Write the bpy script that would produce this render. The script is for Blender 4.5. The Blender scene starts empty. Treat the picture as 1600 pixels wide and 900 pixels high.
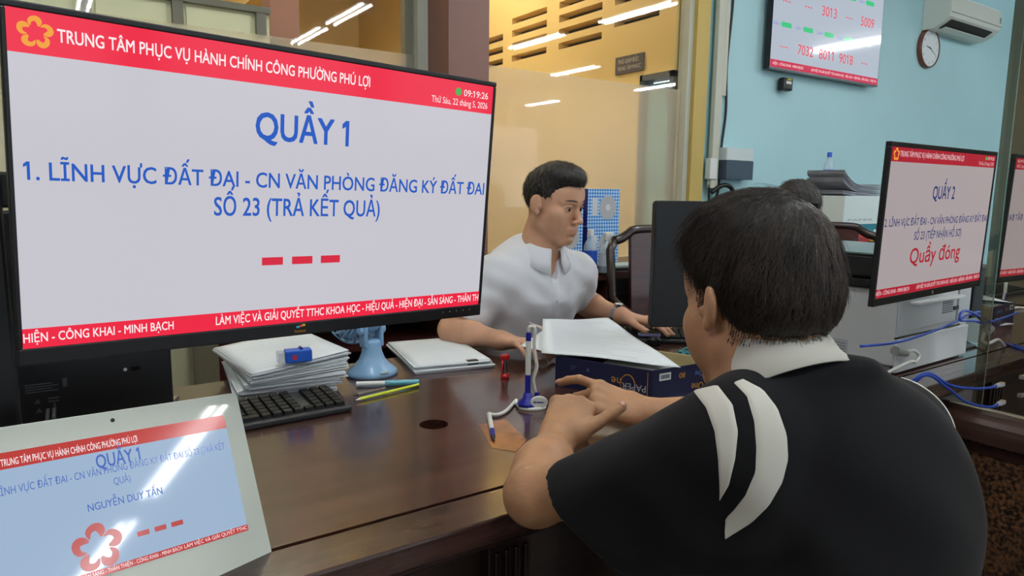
import bpy, bmesh, math, random
import numpy as np
from mathutils import Vector, Matrix
from mathutils.bvhtree import BVHTree

random.seed(4); rng = np.random.default_rng(4)
SC = bpy.context.scene
COL = SC.collection
PI = math.pi

# ------------------------------------------------------------------ camera
FPX = 1080.0                                   # focal length in pixels of the 1600x900 frame
CAM = np.array([0.0, 0.0, 1.25])
_p = math.atan((450 - 297) / FPX); _a = math.radians(55.6); _r = math.radians(0.7)
FW = np.array([math.cos(_a) * math.cos(_p), math.sin(_a) * math.cos(_p), -math.sin(_p)])
_R0 = np.array([math.sin(_a), -math.cos(_a), 0.0]); _U0 = np.cross(_R0, FW)
RT = math.cos(_r) * _R0 + math.sin(_r) * _U0
UP = -math.sin(_r) * _R0 + math.cos(_r) * _U0
cam_data = bpy.data.cameras.new('camera'); cam = bpy.data.objects.new('camera', cam_data); COL.objects.link(cam)
cam_data.sensor_width = 36.0; cam_data.lens = FPX / 1600 * 36.0; cam_data.clip_start = 0.02; cam_data.clip_end = 100
M = Matrix.Identity(4)
for i in range(3):
    M[i][0] = RT[i]; M[i][1] = UP[i]; M[i][2] = -FW[i]; M[i][3] = CAM[i]
cam.matrix_world = M
SC.camera = cam

# ------------------------------------------------------------------ world, exposure
SC.view_settings.view_transform = 'Standard'; SC.view_settings.look = 'None'
SC.view_settings.gamma = 1.0; SC.view_settings.use_curve_mapping = False
SC.view_settings.exposure = 0.0
W = bpy.data.worlds.new('world'); SC.world = W; W.use_nodes = True
_bg = W.node_tree.nodes['Background']; _bg.inputs[0].default_value = (0.80, 0.90, 1.0, 1); _bg.inputs[1].default_value = 2.2
TUBE_POWER = 74.0; OFFICE_POWER = 105.0
LAMPS = [  # double fluorescent battens on the ceiling: x, y
    (3.2, -1.75), (3.2, -3.2), (5.85, 0.35), (5.85, -1.6), (9.4, 0.75), (7.77, -3.1), (10.2, -3.5),
    (0.6, 1.2), (0.6, -0.9), (-1.9, 0.2), (3.2, 1.3), (10.0, -7.0), (0.6, -3.4), (5.85, -4.2)]  # tubes over the counter and staff side are added to brighten the hall
CEIL = 3.35

# pixel -> point on a known plane of the room
def ray(x, y): return FW + RT * ((x - 800) / FPX) + UP * ((450 - y) / FPX)
def on_z(x, y, v): d = ray(x, y); return CAM + d * ((v - CAM[2]) / d[2])
def on_y(x, y, v): d = ray(x, y); return CAM + d * (v / d[1])
def on_x(x, y, v): d = ray(x, y); return CAM + d * (v / d[0])

# ------------------------------------------------------------------ materials
def lin(c):
    return tuple(((v / 255) / 12.92 if v / 255 <= 0.04045 else ((v / 255 + 0.055) / 1.055) ** 2.4) for v in c)
MATS = {}
def mat(name, rgb, rough=0.5, metal=0.0, spec=0.5, noise=0.0, nscale=20.0, bump=0.0, bscale=60.0, trans=0.0, ior=1.45,
        coat=0.0, sss=0.0, sheen=0.0, emit=None, estr=1.0, alpha=1.0, stretch=None, aniso=0.0):
    if name in MATS: return MATS[name]
    m = bpy.data.materials.new(name); m.use_nodes = True; MATS[name] = m
    nt = m.node_tree; b = nt.nodes['Principled BSDF']; I = b.inputs
    c = lin(rgb); I['Base Color'].default_value = (*c, 1); I['Roughness'].default_value = rough; I['Metallic'].default_value = metal
    I['Specular IOR Level'].default_value = spec; I['Transmission Weight'].default_value = trans; I['IOR'].default_value = ior
    I['Coat Weight'].default_value = coat; I['Alpha'].default_value = alpha
    I['Coat Roughness'].default_value = 0.04
    if sss: I['Subsurface Weight'].default_value = sss; I['Subsurface Radius'].default_value = (0.012, 0.005, 0.003); I['Subsurface Scale'].default_value = 1.0
    if sheen: I['Sheen Weight'].default_value = sheen; I['Sheen Roughness'].default_value = 0.4
    if emit is not None:
        I['Emission Color'].default_value = (*lin(emit), 1); I['Emission Strength'].default_value = estr
    if noise or bump:
        tc = nt.nodes.new('ShaderNodeTexCoord'); mp = nt.nodes.new('ShaderNodeMapping')
        nt.links.new(tc.outputs['Object'], mp.inputs['Vector'])
        if stretch: mp.inputs['Scale'].default_value = stretch
    if noise:
        n = nt.nodes.new('ShaderNodeTexNoise'); n.inputs['Scale'].default_value = nscale; n.inputs['Detail'].default_value = 5
        nt.links.new(mp.outputs['Vector'], n.inputs['Vector'])
        r = nt.nodes.new('ShaderNodeValToRGB')
        r.color_ramp.elements[0].position = 0.3; r.color_ramp.elements[1].position = 0.7
        r.color_ramp.elements[0].color = (*[v * (1 - noise) for v in c], 1); r.color_ramp.elements[1].color = (*[min(1, v * (1 + noise)) for v in c], 1)
        nt.links.new(n.outputs['Fac'], r.inputs['Fac']); nt.links.new(r.outputs['Color'], I['Base Color'])
    if bump:
        n2 = nt.nodes.new('ShaderNodeTexNoise'); n2.inputs['Scale'].default_value = bscale; n2.inputs['Detail'].default_value = 4
        nt.links.new(mp.outputs['Vector'], n2.inputs['Vector'])
        bp = nt.nodes.new('ShaderNodeBump'); bp.inputs['Strength'].default_value = bump; bp.inputs['Distance'].default_value = 0.01
        nt.links.new(n2.outputs['Fac'], bp.inputs['Height']); nt.links.new(bp.outputs['Normal'], I['Normal'])
    return m
def screen(name, rgb, k=1.0, rough=0.12, refl=0.25):
    """a lit display: emits its picture and has a little gloss"""
    m = mat(name, (8, 8, 9), rough=rough, spec=refl, emit=rgb, estr=k); return m

# ------------------------------------------------------------------ mesh builder
class MB:
    def __init__(s): s.v = []; s.f = []; s.mi = []; s.cur = 0
    def add(s, vs, fs):
        o = len(s.v); s.v += [tuple(map(float, q)) for q in vs]
        for f in fs: s.f.append([i + o for i in f]); s.mi.append(s.cur)
        return s
    def box(s, lo, hi, rz=0.0, c=None):
        x0, y0, z0 = lo; x1, y1, z1 = hi
        vs = [(x0, y0, z0), (x1, y0, z0), (x1, y1, z0), (x0, y1, z0), (x0, y0, z1), (x1, y0, z1), (x1, y1, z1), (x0, y1, z1)]
        if rz:
            cx, cy = c if c else ((x0 + x1) / 2, (y0 + y1) / 2); k, q = math.cos(rz), math.sin(rz)
            vs = [(cx + (x - cx) * k - (y - cy) * q, cy + (x - cx) * q + (y - cy) * k, z) for x, y, z in vs]
        return s.add(vs, [(0, 3, 2, 1), (4, 5, 6, 7), (0, 1, 5, 4), (1, 2, 6, 5), (2, 3, 7, 6), (3, 0, 4, 7)])
    def prism(s, poly, z0, z1):
        n = len(poly); vs = [(x, y, z0) for x, y in poly] + [(x, y, z1) for x, y in poly]
        return s.add(vs, [tuple(range(n))[::-1], tuple(range(n, 2 * n))] + [(i, (i + 1) % n, n + (i + 1) % n, n + i) for i in range(n)])
    def plate(s, poly3, t):
        """a plate: polygon of 3-D points with thickness vector t"""
        n = len(poly3); t = np.array(t); vs = [np.array(p) for p in poly3] + [np.array(p) + t for p in poly3]
        return s.add(vs, [tuple(range(n))[::-1], tuple(range(n, 2 * n))] + [(i, (i + 1) % n, n + (i + 1) % n, n + i) for i in range(n)])
    def tube(s, pts, r, seg=10, cap=True):
        pts = [np.array(p, float) for p in pts]; n = len(pts)
        rs = r if hasattr(r, '__len__') else [r] * n
        t0 = pts[1] - pts[0]; t0 /= np.linalg.norm(t0)
        u = np.cross(t0, [0, 0, 1]) if abs(t0[2]) < 0.9 else np.cross(t0, [1, 0, 0]); u /= np.linalg.norm(u)
        vs = []
        for i, p in enumerate(pts):
            t = pts[min(i + 1, n - 1)] - pts[max(i - 1, 0)]; t /= (np.linalg.norm(t) + 1e-12)
            u = u - t * (u @ t); u /= (np.linalg.norm(u) + 1e-12); w = np.cross(t, u)
            for k in range(seg):
                a = 2 * PI * k / seg; vs.append(p + rs[i] * (math.cos(a) * u + math.sin(a) * w))
        fs = [(i * seg + k, i * seg + (k + 1) % seg, (i + 1) * seg + (k + 1) % seg, (i + 1) * seg + k) for i in range(n - 1) for k in range(seg)]
        if cap: fs += [tuple(range(seg))[::-1], tuple(range((n - 1) * seg, n * seg))]
        return s.add(vs, fs)
    def lathe(s, prof, c=(0, 0, 0), seg=24, sx=1.0, sy=1.0, axis='z'):
        """prof: (r, h) from bottom to top"""
        vs = []; n = len(prof)
        for r, h in prof:
            for k in range(seg):
                a = 2 * PI * k / seg; x, y = r * sx * math.cos(a), r * sy * math.sin(a)
                q = (x, y, h) if axis == 'z' else ((x, -h, y) if axis == 'y' else (h, x, y))
                vs.append((c[0] + q[0], c[1] + q[1], c[2] + q[2]))
        fs = [(i * seg + k, i * seg + (k + 1) % seg, (i + 1) * seg + (k + 1) % seg, (i + 1) * seg + k) for i in range(n - 1) for k in range(seg)]
        fs += [tuple(range(seg))[::-1], tuple(range((n - 1) * seg, n * seg))]
        return s.add(vs, fs)
    def grid(s, P):
        """P: array rows x cols x 3"""
        P = np.array(P); r, c = P.shape[:2]
        return s.add(P.reshape(-1, 3), [(i * c + j, i * c + j + 1, (i + 1) * c + j + 1, (i + 1) * c + j) for i in range(r - 1) for j in range(c - 1)])
    def build(s, name, mats, parent=None, smooth=False, bevel=0.0, bseg=2, solid=0.0, sub=0, world=False):
        me = bpy.data.meshes.new(name); me.from_pydata(s.v, [], s.f)
        if not isinstance(mats, (list, tuple)): mats = [mats]
        for m in mats: me.materials.append(m)
        if len(mats) > 1: me.polygons.foreach_set('material_index', s.mi)
        bm = bmesh.new(); bm.from_mesh(me); bmesh.ops.recalc_face_normals(bm, faces=bm.faces); bm.to_mesh(me); bm.free()
        if smooth: me.polygons.foreach_set('use_smooth', [True] * len(me.polygons))
        o = bpy.data.objects.new(name, me); COL.objects.link(o)
        if parent is not None:
            o.parent = parent
            if world: o.matrix_parent_inverse = parent.matrix_basis.inverted()
        if solid:
            md = o.modifiers.new('solid', 'SOLIDIFY'); md.thickness = solid; md.offset = 0
        if bevel:
            md = o.modifiers.new('bevel', 'BEVEL'); md.width = bevel; md.segments = bseg; md.limit_method = 'ANGLE'; md.angle_limit = math.radians(40)
        if sub:
            md = o.modifiers.new('sub', 'SUBSURF'); md.levels = sub; md.render_levels = sub
        return o
def tag(o, label=None, cat=None, group=None, kind=None):
    if label: o['label'] = label
    if cat: o['category'] = cat
    if group: o['group'] = group
    if kind: o['kind'] = kind
    return o
def thing(name, label, cat, loc=(0, 0, 0), rz=0.0, group=None, matrix=None):
    o = bpy.data.objects.new(name, None); COL.objects.link(o); o.empty_display_size = 0.05
    if matrix is not None: o.matrix_world = matrix
    else: o.location = tuple(map(float, loc)); o.rotation_euler = (0, 0, rz)
    return tag(o, label, cat, group)
def frame(c, u, n, v):
    """matrix with local x = u, local y = -n (away from the viewer), local z = v"""
    m = Matrix.Identity(4)
    for i in range(3): m[i][0] = u[i]; m[i][1] = -n[i]; m[i][2] = v[i]; m[i][3] = c[i]
    return m
_capH = None
def _flat(st):
    c = bpy.data.curves.new('lettering', 'FONT'); c.body = st; c.resolution_u = 3
    o = bpy.data.objects.new('lettering', c); COL.objects.link(o)
    dg = bpy.context.evaluated_depsgraph_get(); me = bpy.data.meshes.new_from_object(o.evaluated_get(dg))
    bpy.data.objects.remove(o); bpy.data.curves.remove(c)
    a = np.zeros(len(me.vertices) * 3); me.vertices.foreach_get('co', a); a = a.reshape(-1, 3)
    F = [list(p.vertices) for p in me.polygons]; bpy.data.meshes.remove(me); return a, F
def text(s, parent, m, x, z, w=None, h=0.01, align='L', y=-0.0008, bold=0.0, name='lettering', place=None):
    """lettering in the parent's local xz plane, baseline at z, cap height h, stretched to width w"""
    global _capH
    if _capH is None: _capH = _flat('H')[0][:, 1].max()
    src = s; s = ''.join({'Ơ': 'O', 'Ờ': 'Ò', 'Ợ': 'Ọ', 'ơ': 'o'}.get(ch, ch) for ch in s); a, F = _flat(s)
    for i, ch in enumerate(src):        # horned vowels and the flag of the figure 1
        if ch in 'ƠỜỢơ':
            x1 = _flat(s[:i + 1])[0][:, 0].max(); H = _capH * (0.72 if ch == 'ơ' else 1.0); k = len(a); x1 -= 0.10 * H
            a = np.vstack([a, [(x1 - 0.10 * H, 0.86 * H, 0), (x1 + 0.02 * H, 0.80 * H, 0), (x1 + 0.16 * H, 0.95 * H, 0), (x1 + 0.16 * H, 1.14 * H, 0), (x1 + 0.04 * H, 1.14 * H, 0), (x1 + 0.03 * H, 0.98 * H, 0)]]); F.append([k + q for q in range(6)])
        if ch == '1':
            x1 = _flat(s[:i + 1])[0][:, 0].max(); bw = np.ptp(_flat('1')[0][:, 0]); H = _capH; k = len(a)
            a = np.vstack([a, [(x1, H, 0), (x1 - bw, H, 0), (x1 - bw - 0.20 * H, H * 0.85, 0), (x1 - bw - 0.20 * H, H * 0.71, 0), (x1 - bw, H * 0.83, 0)]])
            F.append([k, k + 1, k + 2, k + 3, k + 4])
    if bold:
        n0 = len(a); A = [a]; G = list(F)
        for j, (dx, dz) in enumerate(((-1, -1), (1, -1), (1, 1), (-1, 1), (-1, 0), (1, 0))):
            A.append(a + np.array([dx * bold, dz * bold * 0.8, 0])); G += [[q + n0 * (j + 1) for q in f] for f in F]
        a = np.vstack(A); F = G
    n = len(a); x0, x1 = a[:, 0].min(), a[:, 0].max(); kz = h / _capH; kx = (w / (x1 - x0)) if w else kz
    X = (a[:, 0] - x0) * kx; Z = a[:, 1] * kz; ww = (x1 - x0) * kx
    if align == 'C': X -= ww / 2
    if align == 'R': X -= ww
    if place is not None: P = place(x + X, z + Z)
    else: P = np.stack([x + X, np.full(n, y), z + Z], 1)
    me = bpy.data.meshes.new(name); me.from_pydata(P.tolist(), [], F); me.materials.append(m)
    o = bpy.data.objects.new(name, me); COL.objects.link(o); o.parent = parent; return o
def quad(parent, m, x0, z0, x1, z1, y=-0.0006, t=0.0004, name='band', bevel=0.0):
    return MB().box((min(x0, x1), y - t, min(z0, z1)), (max(x0, x1), y, max(z0, z1))).build(name, m, parent, bevel=bevel)
def emblem(parent, m, cx, cz, r, y=-0.0009, name='emblem', fingers=False):
    """five hands closing round a star"""
    mb = MB(); key = [(0.50, -33, .03), (0.74, -25, .12), (0.88, -9, .16), (0.88, 8, .18), (0.70, 19, .17), (0.46, 24, .05)]; N = 15
    q_ = np.array(key); t_ = np.linspace(0, 5, N); f_ = lambda c: sum(q_[np.clip(np.floor(t_).astype(int) + o, 0, 5), c] * w for o, w in zip((-1, 0, 1, 2), (lambda u: ((-u**3 + 2*u*u - u) / 2, (3*u**3 - 5*u*u + 2) / 2, (-3*u**3 + 4*u*u + u) / 2, (u**3 - u*u) / 2))(t_ - np.floor(t_))))
    cl = list(zip(f_(0), f_(1))); wd = list(np.maximum(f_(2), 0.02))
    for k in range(5):
        L = []; Rr = []; c = []
        for (q, a) in cl:
            t = math.radians(90 - 72 * k - a); c.append(np.array([q * math.cos(t), q * math.sin(t)]))
        for i in range(N):
            d = c[min(i + 1, N - 1)] - c[max(i - 1, 0)]; d /= np.linalg.norm(d); nn = np.array([-d[1], d[0]])
            L.append(c[i] + nn * wd[i]); Rr.append(c[i] - nn * wd[i])
        vs = []
        for a_, b_ in zip(L, Rr):
            for q in (a_, b_): vs.append((cx + q[0] * r, y - 0.0001 * k / 5, cz + q[1] * r))
        mb.add(vs, [(2 * i, 2 * i + 1, 2 * i + 3, 2 * i + 2) for i in range(N - 1)])
    return mb.build(name, m, parent)

# ------------------------------------------------------------------ smooth bodies (signed distances -> one closed surface)
def cap(a, b, ra, rb=None, k=0.012, flat=None, op='u'):
    return dict(t='c', a=np.array(a, float), b=np.array(b, float), ra=ra, rb=ra if rb is None else rb, k=k, flat=flat, op=op)
def ell(c, r, R=None, k=0.012, op='u'):
    return dict(t='e', a=np.array(c, float), r=np.array(r, float), R=None if R is None else np.array(R, float), k=k, op=op)
class Field:
    def __init__(s, lo, hi, h):
        s.lo = np.array(lo, float); s.h = h; s.n = np.ceil((np.array(hi) - s.lo) / h).astype(int) + 1
        s.D = np.full(s.n, 1.0, np.float32)
        s.ax = [(s.lo[i] + h * np.arange(s.n[i])).astype(np.float32) for i in range(3)]
    def sub(s, lo, hi):
        a = np.clip(np.floor((lo - s.lo) / s.h).astype(int), 0, s.n); b = np.clip(np.ceil((hi - s.lo) / s.h).astype(int) + 1, 0, s.n)
        sl = tuple(slice(a[i], b[i]) for i in range(3)); return sl, s.ax[0][sl[0]][:, None, None], s.ax[1][sl[1]][None, :, None], s.ax[2][sl[2]][None, None, :]
    def put(s, prims):
        for p in prims:
            k = p['k']; m = k + 3 * s.h
            if p['t'] == 'c':
                R = max(p['ra'], p['rb']) + m; lo = np.minimum(p['a'], p['b']) - R; hi = np.maximum(p['a'], p['b']) + R
            else:
                R = p['r'].max() + m; lo = p['a'] - R; hi = p['a'] + R
            sl, X, Y, Z = s.sub(lo, hi)
            if 0 in s.D[sl].shape: continue
            x, y, z = X - p['a'][0], Y - p['a'][1], Z - p['a'][2]
            if p['t'] == 'c':
                ab = p['b'] - p['a']; sc = 1.0
                if p['flat'] is not None:
                    n, f = p['flat']; n = np.array(n, float); n /= np.linalg.norm(n); q = (x * n[0] + y * n[1] + z * n[2]) * (f - 1)
                    x, y, z = x + n[0] * q, y + n[1] * q, z + n[2] * q; ab = ab + n * ((ab @ n) * (f - 1)); sc = 1 / math.sqrt(f)
                L = max(ab @ ab, 1e-9); t = np.clip((x * ab[0] + y * ab[1] + z * ab[2]) / L, 0, 1)
                d = (np.sqrt((x - t * ab[0]) ** 2 + (y - t * ab[1]) ** 2 + (z - t * ab[2]) ** 2) - (p['ra'] + (p['rb'] - p['ra']) * t)) * sc
            else:
                if p['R'] is not None:
                    Q = p['R']; x, y, z = x * Q[0, 0] + y * Q[1, 0] + z * Q[2, 0], x * Q[0, 1] + y * Q[1, 1] + z * Q[2, 1], x * Q[0, 2] + y * Q[1, 2] + z * Q[2, 2]
                r = p['r']; k0 = np.sqrt((x / r[0]) ** 2 + (y / r[1]) ** 2 + (z / r[2]) ** 2); k1 = np.sqrt((x / r[0] ** 2) ** 2 + (y / r[1] ** 2) ** 2 + (z / r[2] ** 2) ** 2) + 1e-9
                d = k0 * (k0 - 1) / k1
            A = s.D[sl]
            if p['op'] == 'u':
                hh = np.clip(0.5 + 0.5 * (A - d) / k, 0, 1); s.D[sl] = A + (d - A) * hh - k * hh * (1 - hh)
            else:
                d = -d; hh = np.clip(0.5 - 0.5 * (A - d) / k, 0, 1); s.D[sl] = A + (d - A) * hh + k * hh * (1 - hh)
        return s
    def cut(s, n, p):
        """keep the side where (x - p).n <= 0"""
        n = np.array(n, float); n /= np.linalg.norm(n); p = np.array(p, float)
        q = (s.ax[0][:, None, None] - p[0]) * n[0] + (s.ax[1][None, :, None] - p[1]) * n[1] + (s.ax[2][None, None, :] - p[2]) * n[2]
        s.D = np.maximum(s.D, q.astype(np.float32)); return s
    def blend(s, o, k):
        hh = np.clip(0.5 + 0.5 * (s.D - o.D) / k, 0, 1); s.D = s.D + (o.D - s.D) * hh - k * hh * (1 - hh); return s
    def wrinkle(s, fn):
        near = np.argwhere(np.abs(s.D) < 0.02)
        P = s.lo + near * s.h; s.D[near[:, 0], near[:, 1], near[:, 2]] += fn(P).astype(np.float32); return s
    def mesh(s):
        D = s.D; S = D < 0; nx, ny, nz = D.shape
        c = np.zeros((nx - 1, ny - 1, nz - 1), np.uint8); offs = [(i, j, k) for i in (0, 1) for j in (0, 1) for k in (0, 1)]
        for i, j, k in offs: c += S[i:nx - 1 + i, j:ny - 1 + j, k:nz - 1 + k]
        act = np.argwhere((c > 0) & (c < 8)); N = len(act)
        idx = np.full(c.shape, -1, np.int32); idx[act[:, 0], act[:, 1], act[:, 2]] = np.arange(N)
        d8 = np.stack([D[act[:, 0] + i, act[:, 1] + j, act[:, 2] + k] for i, j, k in offs], 1)
        P = np.zeros((N, 3)); cnt = np.zeros(N); O = np.array(offs, float)
        for a in range(8):
            for b in range(a + 1, 8):
                if np.abs(O[a] - O[b]).sum() != 1: continue
                m = (d8[:, a] < 0) != (d8[:, b] < 0); t = d8[m, a] / (d8[m, a] - d8[m, b])
                P[m] += O[a] + t[:, None] * (O[b] - O[a]); cnt[m] += 1
        V = s.lo + (act + P / cnt[:, None]) * s.h
        F = []
        for ax in range(3):
            A = S.take(range(D.shape[ax] - 1), ax); B = S.take(range(1, D.shape[ax]), ax)
            e = np.argwhere(A != B); fl = A[e[:, 0], e[:, 1], e[:, 2]]
            u, v = [(1, 2), (2, 0), (0, 1)][ax]
            ok = (e[:, u] > 0) & (e[:, v] > 0) & (e[:, u] < D.shape[u] - 1) & (e[:, v] < D.shape[v] - 1); e = e[ok]; fl = fl[ok]
            def at(du, dv):
                q = e.copy(); q[:, u] += du; q[:, v] += dv; return idx[q[:, 0], q[:, 1], q[:, 2]]
            q = np.stack([at(-1, -1), at(0, -1), at(0, 0), at(-1, 0)], 1); q[~fl] = q[~fl][:, ::-1]; F.append(q)
        return V, np.concatenate(F)
def fast_mesh(name, V, F, mats, parent=None, smooth=True, mi=None):
    V = np.asarray(V, np.float32); F = np.asarray(F, np.int32); k = F.shape[1]
    me = bpy.data.meshes.new(name); me.vertices.add(len(V)); me.vertices.foreach_set('co', V.ravel())
    me.loops.add(F.size); me.loops.foreach_set('vertex_index', F.ravel())
    me.polygons.add(len(F)); me.polygons.foreach_set('loop_start', np.arange(0, F.size, k, dtype=np.int32))
    try: me.polygons.foreach_set('loop_total', np.full(len(F), k, np.int32))
    except Exception: pass
    if not isinstance(mats, (list, tuple)): mats = [mats]
    for m in mats: me.materials.append(m)
    if mi is not None: me.polygons.foreach_set('material_index', np.asarray(mi, np.int32))
    me.polygons.foreach_set('use_smooth', np.full(len(F), smooth)); me.update(calc_edges=True); me.validate()
    o = bpy.data.objects.new(name, me); COL.objects.link(o)
    if parent is not None: o.parent = parent; o.matrix_parent_inverse = parent.matrix_basis.inverted()
    return o
def keep_largest(V, F):
    """drop stray islands"""
    n = len(V); lab = np.arange(n)
    while True:
        m = lab[F].min(1); new = lab.copy()
        for c in range(F.shape[1]): np.minimum.at(new, F[:, c], m)
        new = new[new]
        if (new == lab).all(): break
        lab = new
    big = np.bincount(lab).argmax(); k = lab[F[:, 0]] == big; F = F[k]; used = np.unique(F); mp = np.full(n, -1); mp[used] = np.arange(len(used))
    return V[used], mp[F]
def relax(V, F, it=2, k=0.5):
    """even out a closed surface"""
    E = np.concatenate([F[:, [i, (i + 1) % F.shape[1]]] for i in range(F.shape[1])]); E = np.concatenate([E, E[:, ::-1]]); c = np.bincount(E[:, 0], minlength=len(V))[:, None]
    for _ in range(it):
        A = np.stack([np.bincount(E[:, 0], V[E[:, 1], i], len(V)) for i in range(3)], 1) / np.maximum(c, 1); V = V + (A - V) * k
    return V
# ================================================================== materials used by the room
BLUEWALL = mat('blue_paint', (176, 216, 222), 0.55, noise=0.04, nscale=1.2, bump=0.03, bscale=90)
YELLOW = mat('yellow_paint', (234, 202, 134), 0.6, noise=0.05, nscale=0.8)
YELLOW2 = mat('yellow_ochre_paint', (196, 170, 96), 0.6, noise=0.05, nscale=2)
CREAM = mat('cream_paint', (205, 203, 168), 0.6, noise=0.03, nscale=1.5)
WHITEP = mat('white_paint', (225, 226, 222), 0.5)
GREYM = mat('grey_metal', (128, 124, 112), 0.45)
MAROON = mat('maroon_paint', (124, 88, 78), 0.5, noise=0.05, nscale=2)
OLIVE = mat('grey_olive_ceiling', (150, 146, 122), 0.7)
CEILM = mat('ceiling_white', (214, 218, 214), 0.75)
FLOORM = mat('floor_tile', (120, 108, 96), 0.3, noise=0.1, nscale=3)
BLACK = mat('black_plastic', (22, 22, 25), 0.42, bump=0.03, bscale=900)
BLACKG = mat('black_gloss', (14, 14, 16), 0.15)
DARKG = mat('dark_grey_plastic', (42, 43, 46), 0.5)
CHROME = mat('chrome', (205, 205, 208), 0.18, metal=1.0)
WHITEPL = mat('white_plastic', (226, 228, 224), 0.35)
OFFW = mat('offwhite_plastic', (205, 206, 200), 0.4)
BLUEPL = mat('blue_plastic', (28, 40, 140), 0.35)
PAPER = mat('paper', (226, 232, 236), 0.75, noise=0.02, nscale=8)
PAPERG = mat('grey_paper', (172, 174, 182), 0.8, noise=0.12, nscale=6)
INK = mat('faint_ink', (200, 208, 218), 0.8)
INKD = mat('dark_ink', (70, 76, 110), 0.8)

def wood(name, dark, light, rough, coat=0.0, sc=(1.2, 14, 14), bump=0.02):
    m = bpy.data.materials.new(name); m.use_nodes = True; MATS[name] = m; nt = m.node_tree; b = nt.nodes['Principled BSDF']
    tc = nt.nodes.new('ShaderNodeTexCoord'); mp = nt.nodes.new('ShaderNodeMapping'); mp.inputs['Scale'].default_value = sc
    n = nt.nodes.new('ShaderNodeTexNoise'); n.inputs['Scale'].default_value = 2.2; n.inputs['Detail'].default_value = 7; n.inputs['Distortion'].default_value = 0.6
    r = nt.nodes.new('ShaderNodeValToRGB'); r.color_ramp.elements[0].position = 0.32; r.color_ramp.elements[1].position = 0.72
    r.color_ramp.elements[0].color = (*lin(dark), 1); r.color_ramp.elements[1].color = (*lin(light), 1)
    L = nt.links.new; L(tc.outputs['Object'], mp.inputs['Vector']); L(mp.outputs['Vector'], n.inputs['Vector']); L(n.outputs['Fac'], r.inputs['Fac']); L(r.outputs['Color'], b.inputs['Base Color'])
    n2 = nt.nodes.new('ShaderNodeTexNoise'); n2.inputs['Scale'].default_value = 3.0; n2.inputs['Detail'].default_value = 3; L(mp.outputs['Vector'], n2.inputs['Vector'])
    mr = nt.nodes.new('ShaderNodeMapRange'); mr.inputs['To Min'].default_value = rough * 0.75; mr.inputs['To Max'].default_value = rough * 1.3
    L(n2.outputs['Fac'], mr.inputs['Value']); L(mr.outputs['Result'], b.inputs['Roughness'])
    bp = nt.nodes.new('ShaderNodeBump'); bp.inputs['Strength'].default_value = bump; bp.inputs['Distance'].default_value = 0.01; L(n.outputs['Fac'], bp.inputs['Height']); L(bp.outputs['Normal'], b.inputs['Normal'])
    b.inputs['Coat Weight'].default_value = coat; b.inputs['Coat Roughness'].default_value = 0.12
    return m
DESK = wood('counter_wood', (46, 24, 20), (84, 50, 40), 0.22, coat=0.8)
DESKE = wood('counter_edge_wood', (40, 23, 20), (74, 46, 38), 0.26, coat=0.6)
DARKW = wood('dark_wood', (26, 13, 12), (48, 26, 23), 0.32, coat=0.2)
RAILW = wood('rail_wood', (50, 32, 26), (86, 60, 48), 0.4, sc=(14, 1.2, 14))
MAHOG = wood('mahogany', (44, 18, 18), (76, 34, 30), 0.3, coat=0.3)

def speckle(name):
    m = bpy.data.materials.new(name); m.use_nodes = True; nt = m.node_tree; b = nt.nodes['Principled BSDF']; L = nt.links.new
    tc = nt.nodes.new('ShaderNodeTexCoord'); v = nt.nodes.new('ShaderNodeTexNoise'); v.inputs['Scale'].default_value = 95; v.inputs['Detail'].default_value = 3
    r = nt.nodes.new('ShaderNodeValToRGB'); e = r.color_ramp.elements; e[0].position = 0.40; e[0].color = (*lin((26, 15, 10)), 1); e[1].position = 0.68; e[1].color = (*lin((112, 76, 48)), 1)
    L(tc.outputs['Object'], v.inputs['Vector']); L(v.outputs['Fac'], r.inputs['Fac']); L(r.outputs['Color'], b.inputs['Base Color']); b.inputs['Roughness'].default_value = 0.45
    return m
GRANITE = speckle('brown_granite')

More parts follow.
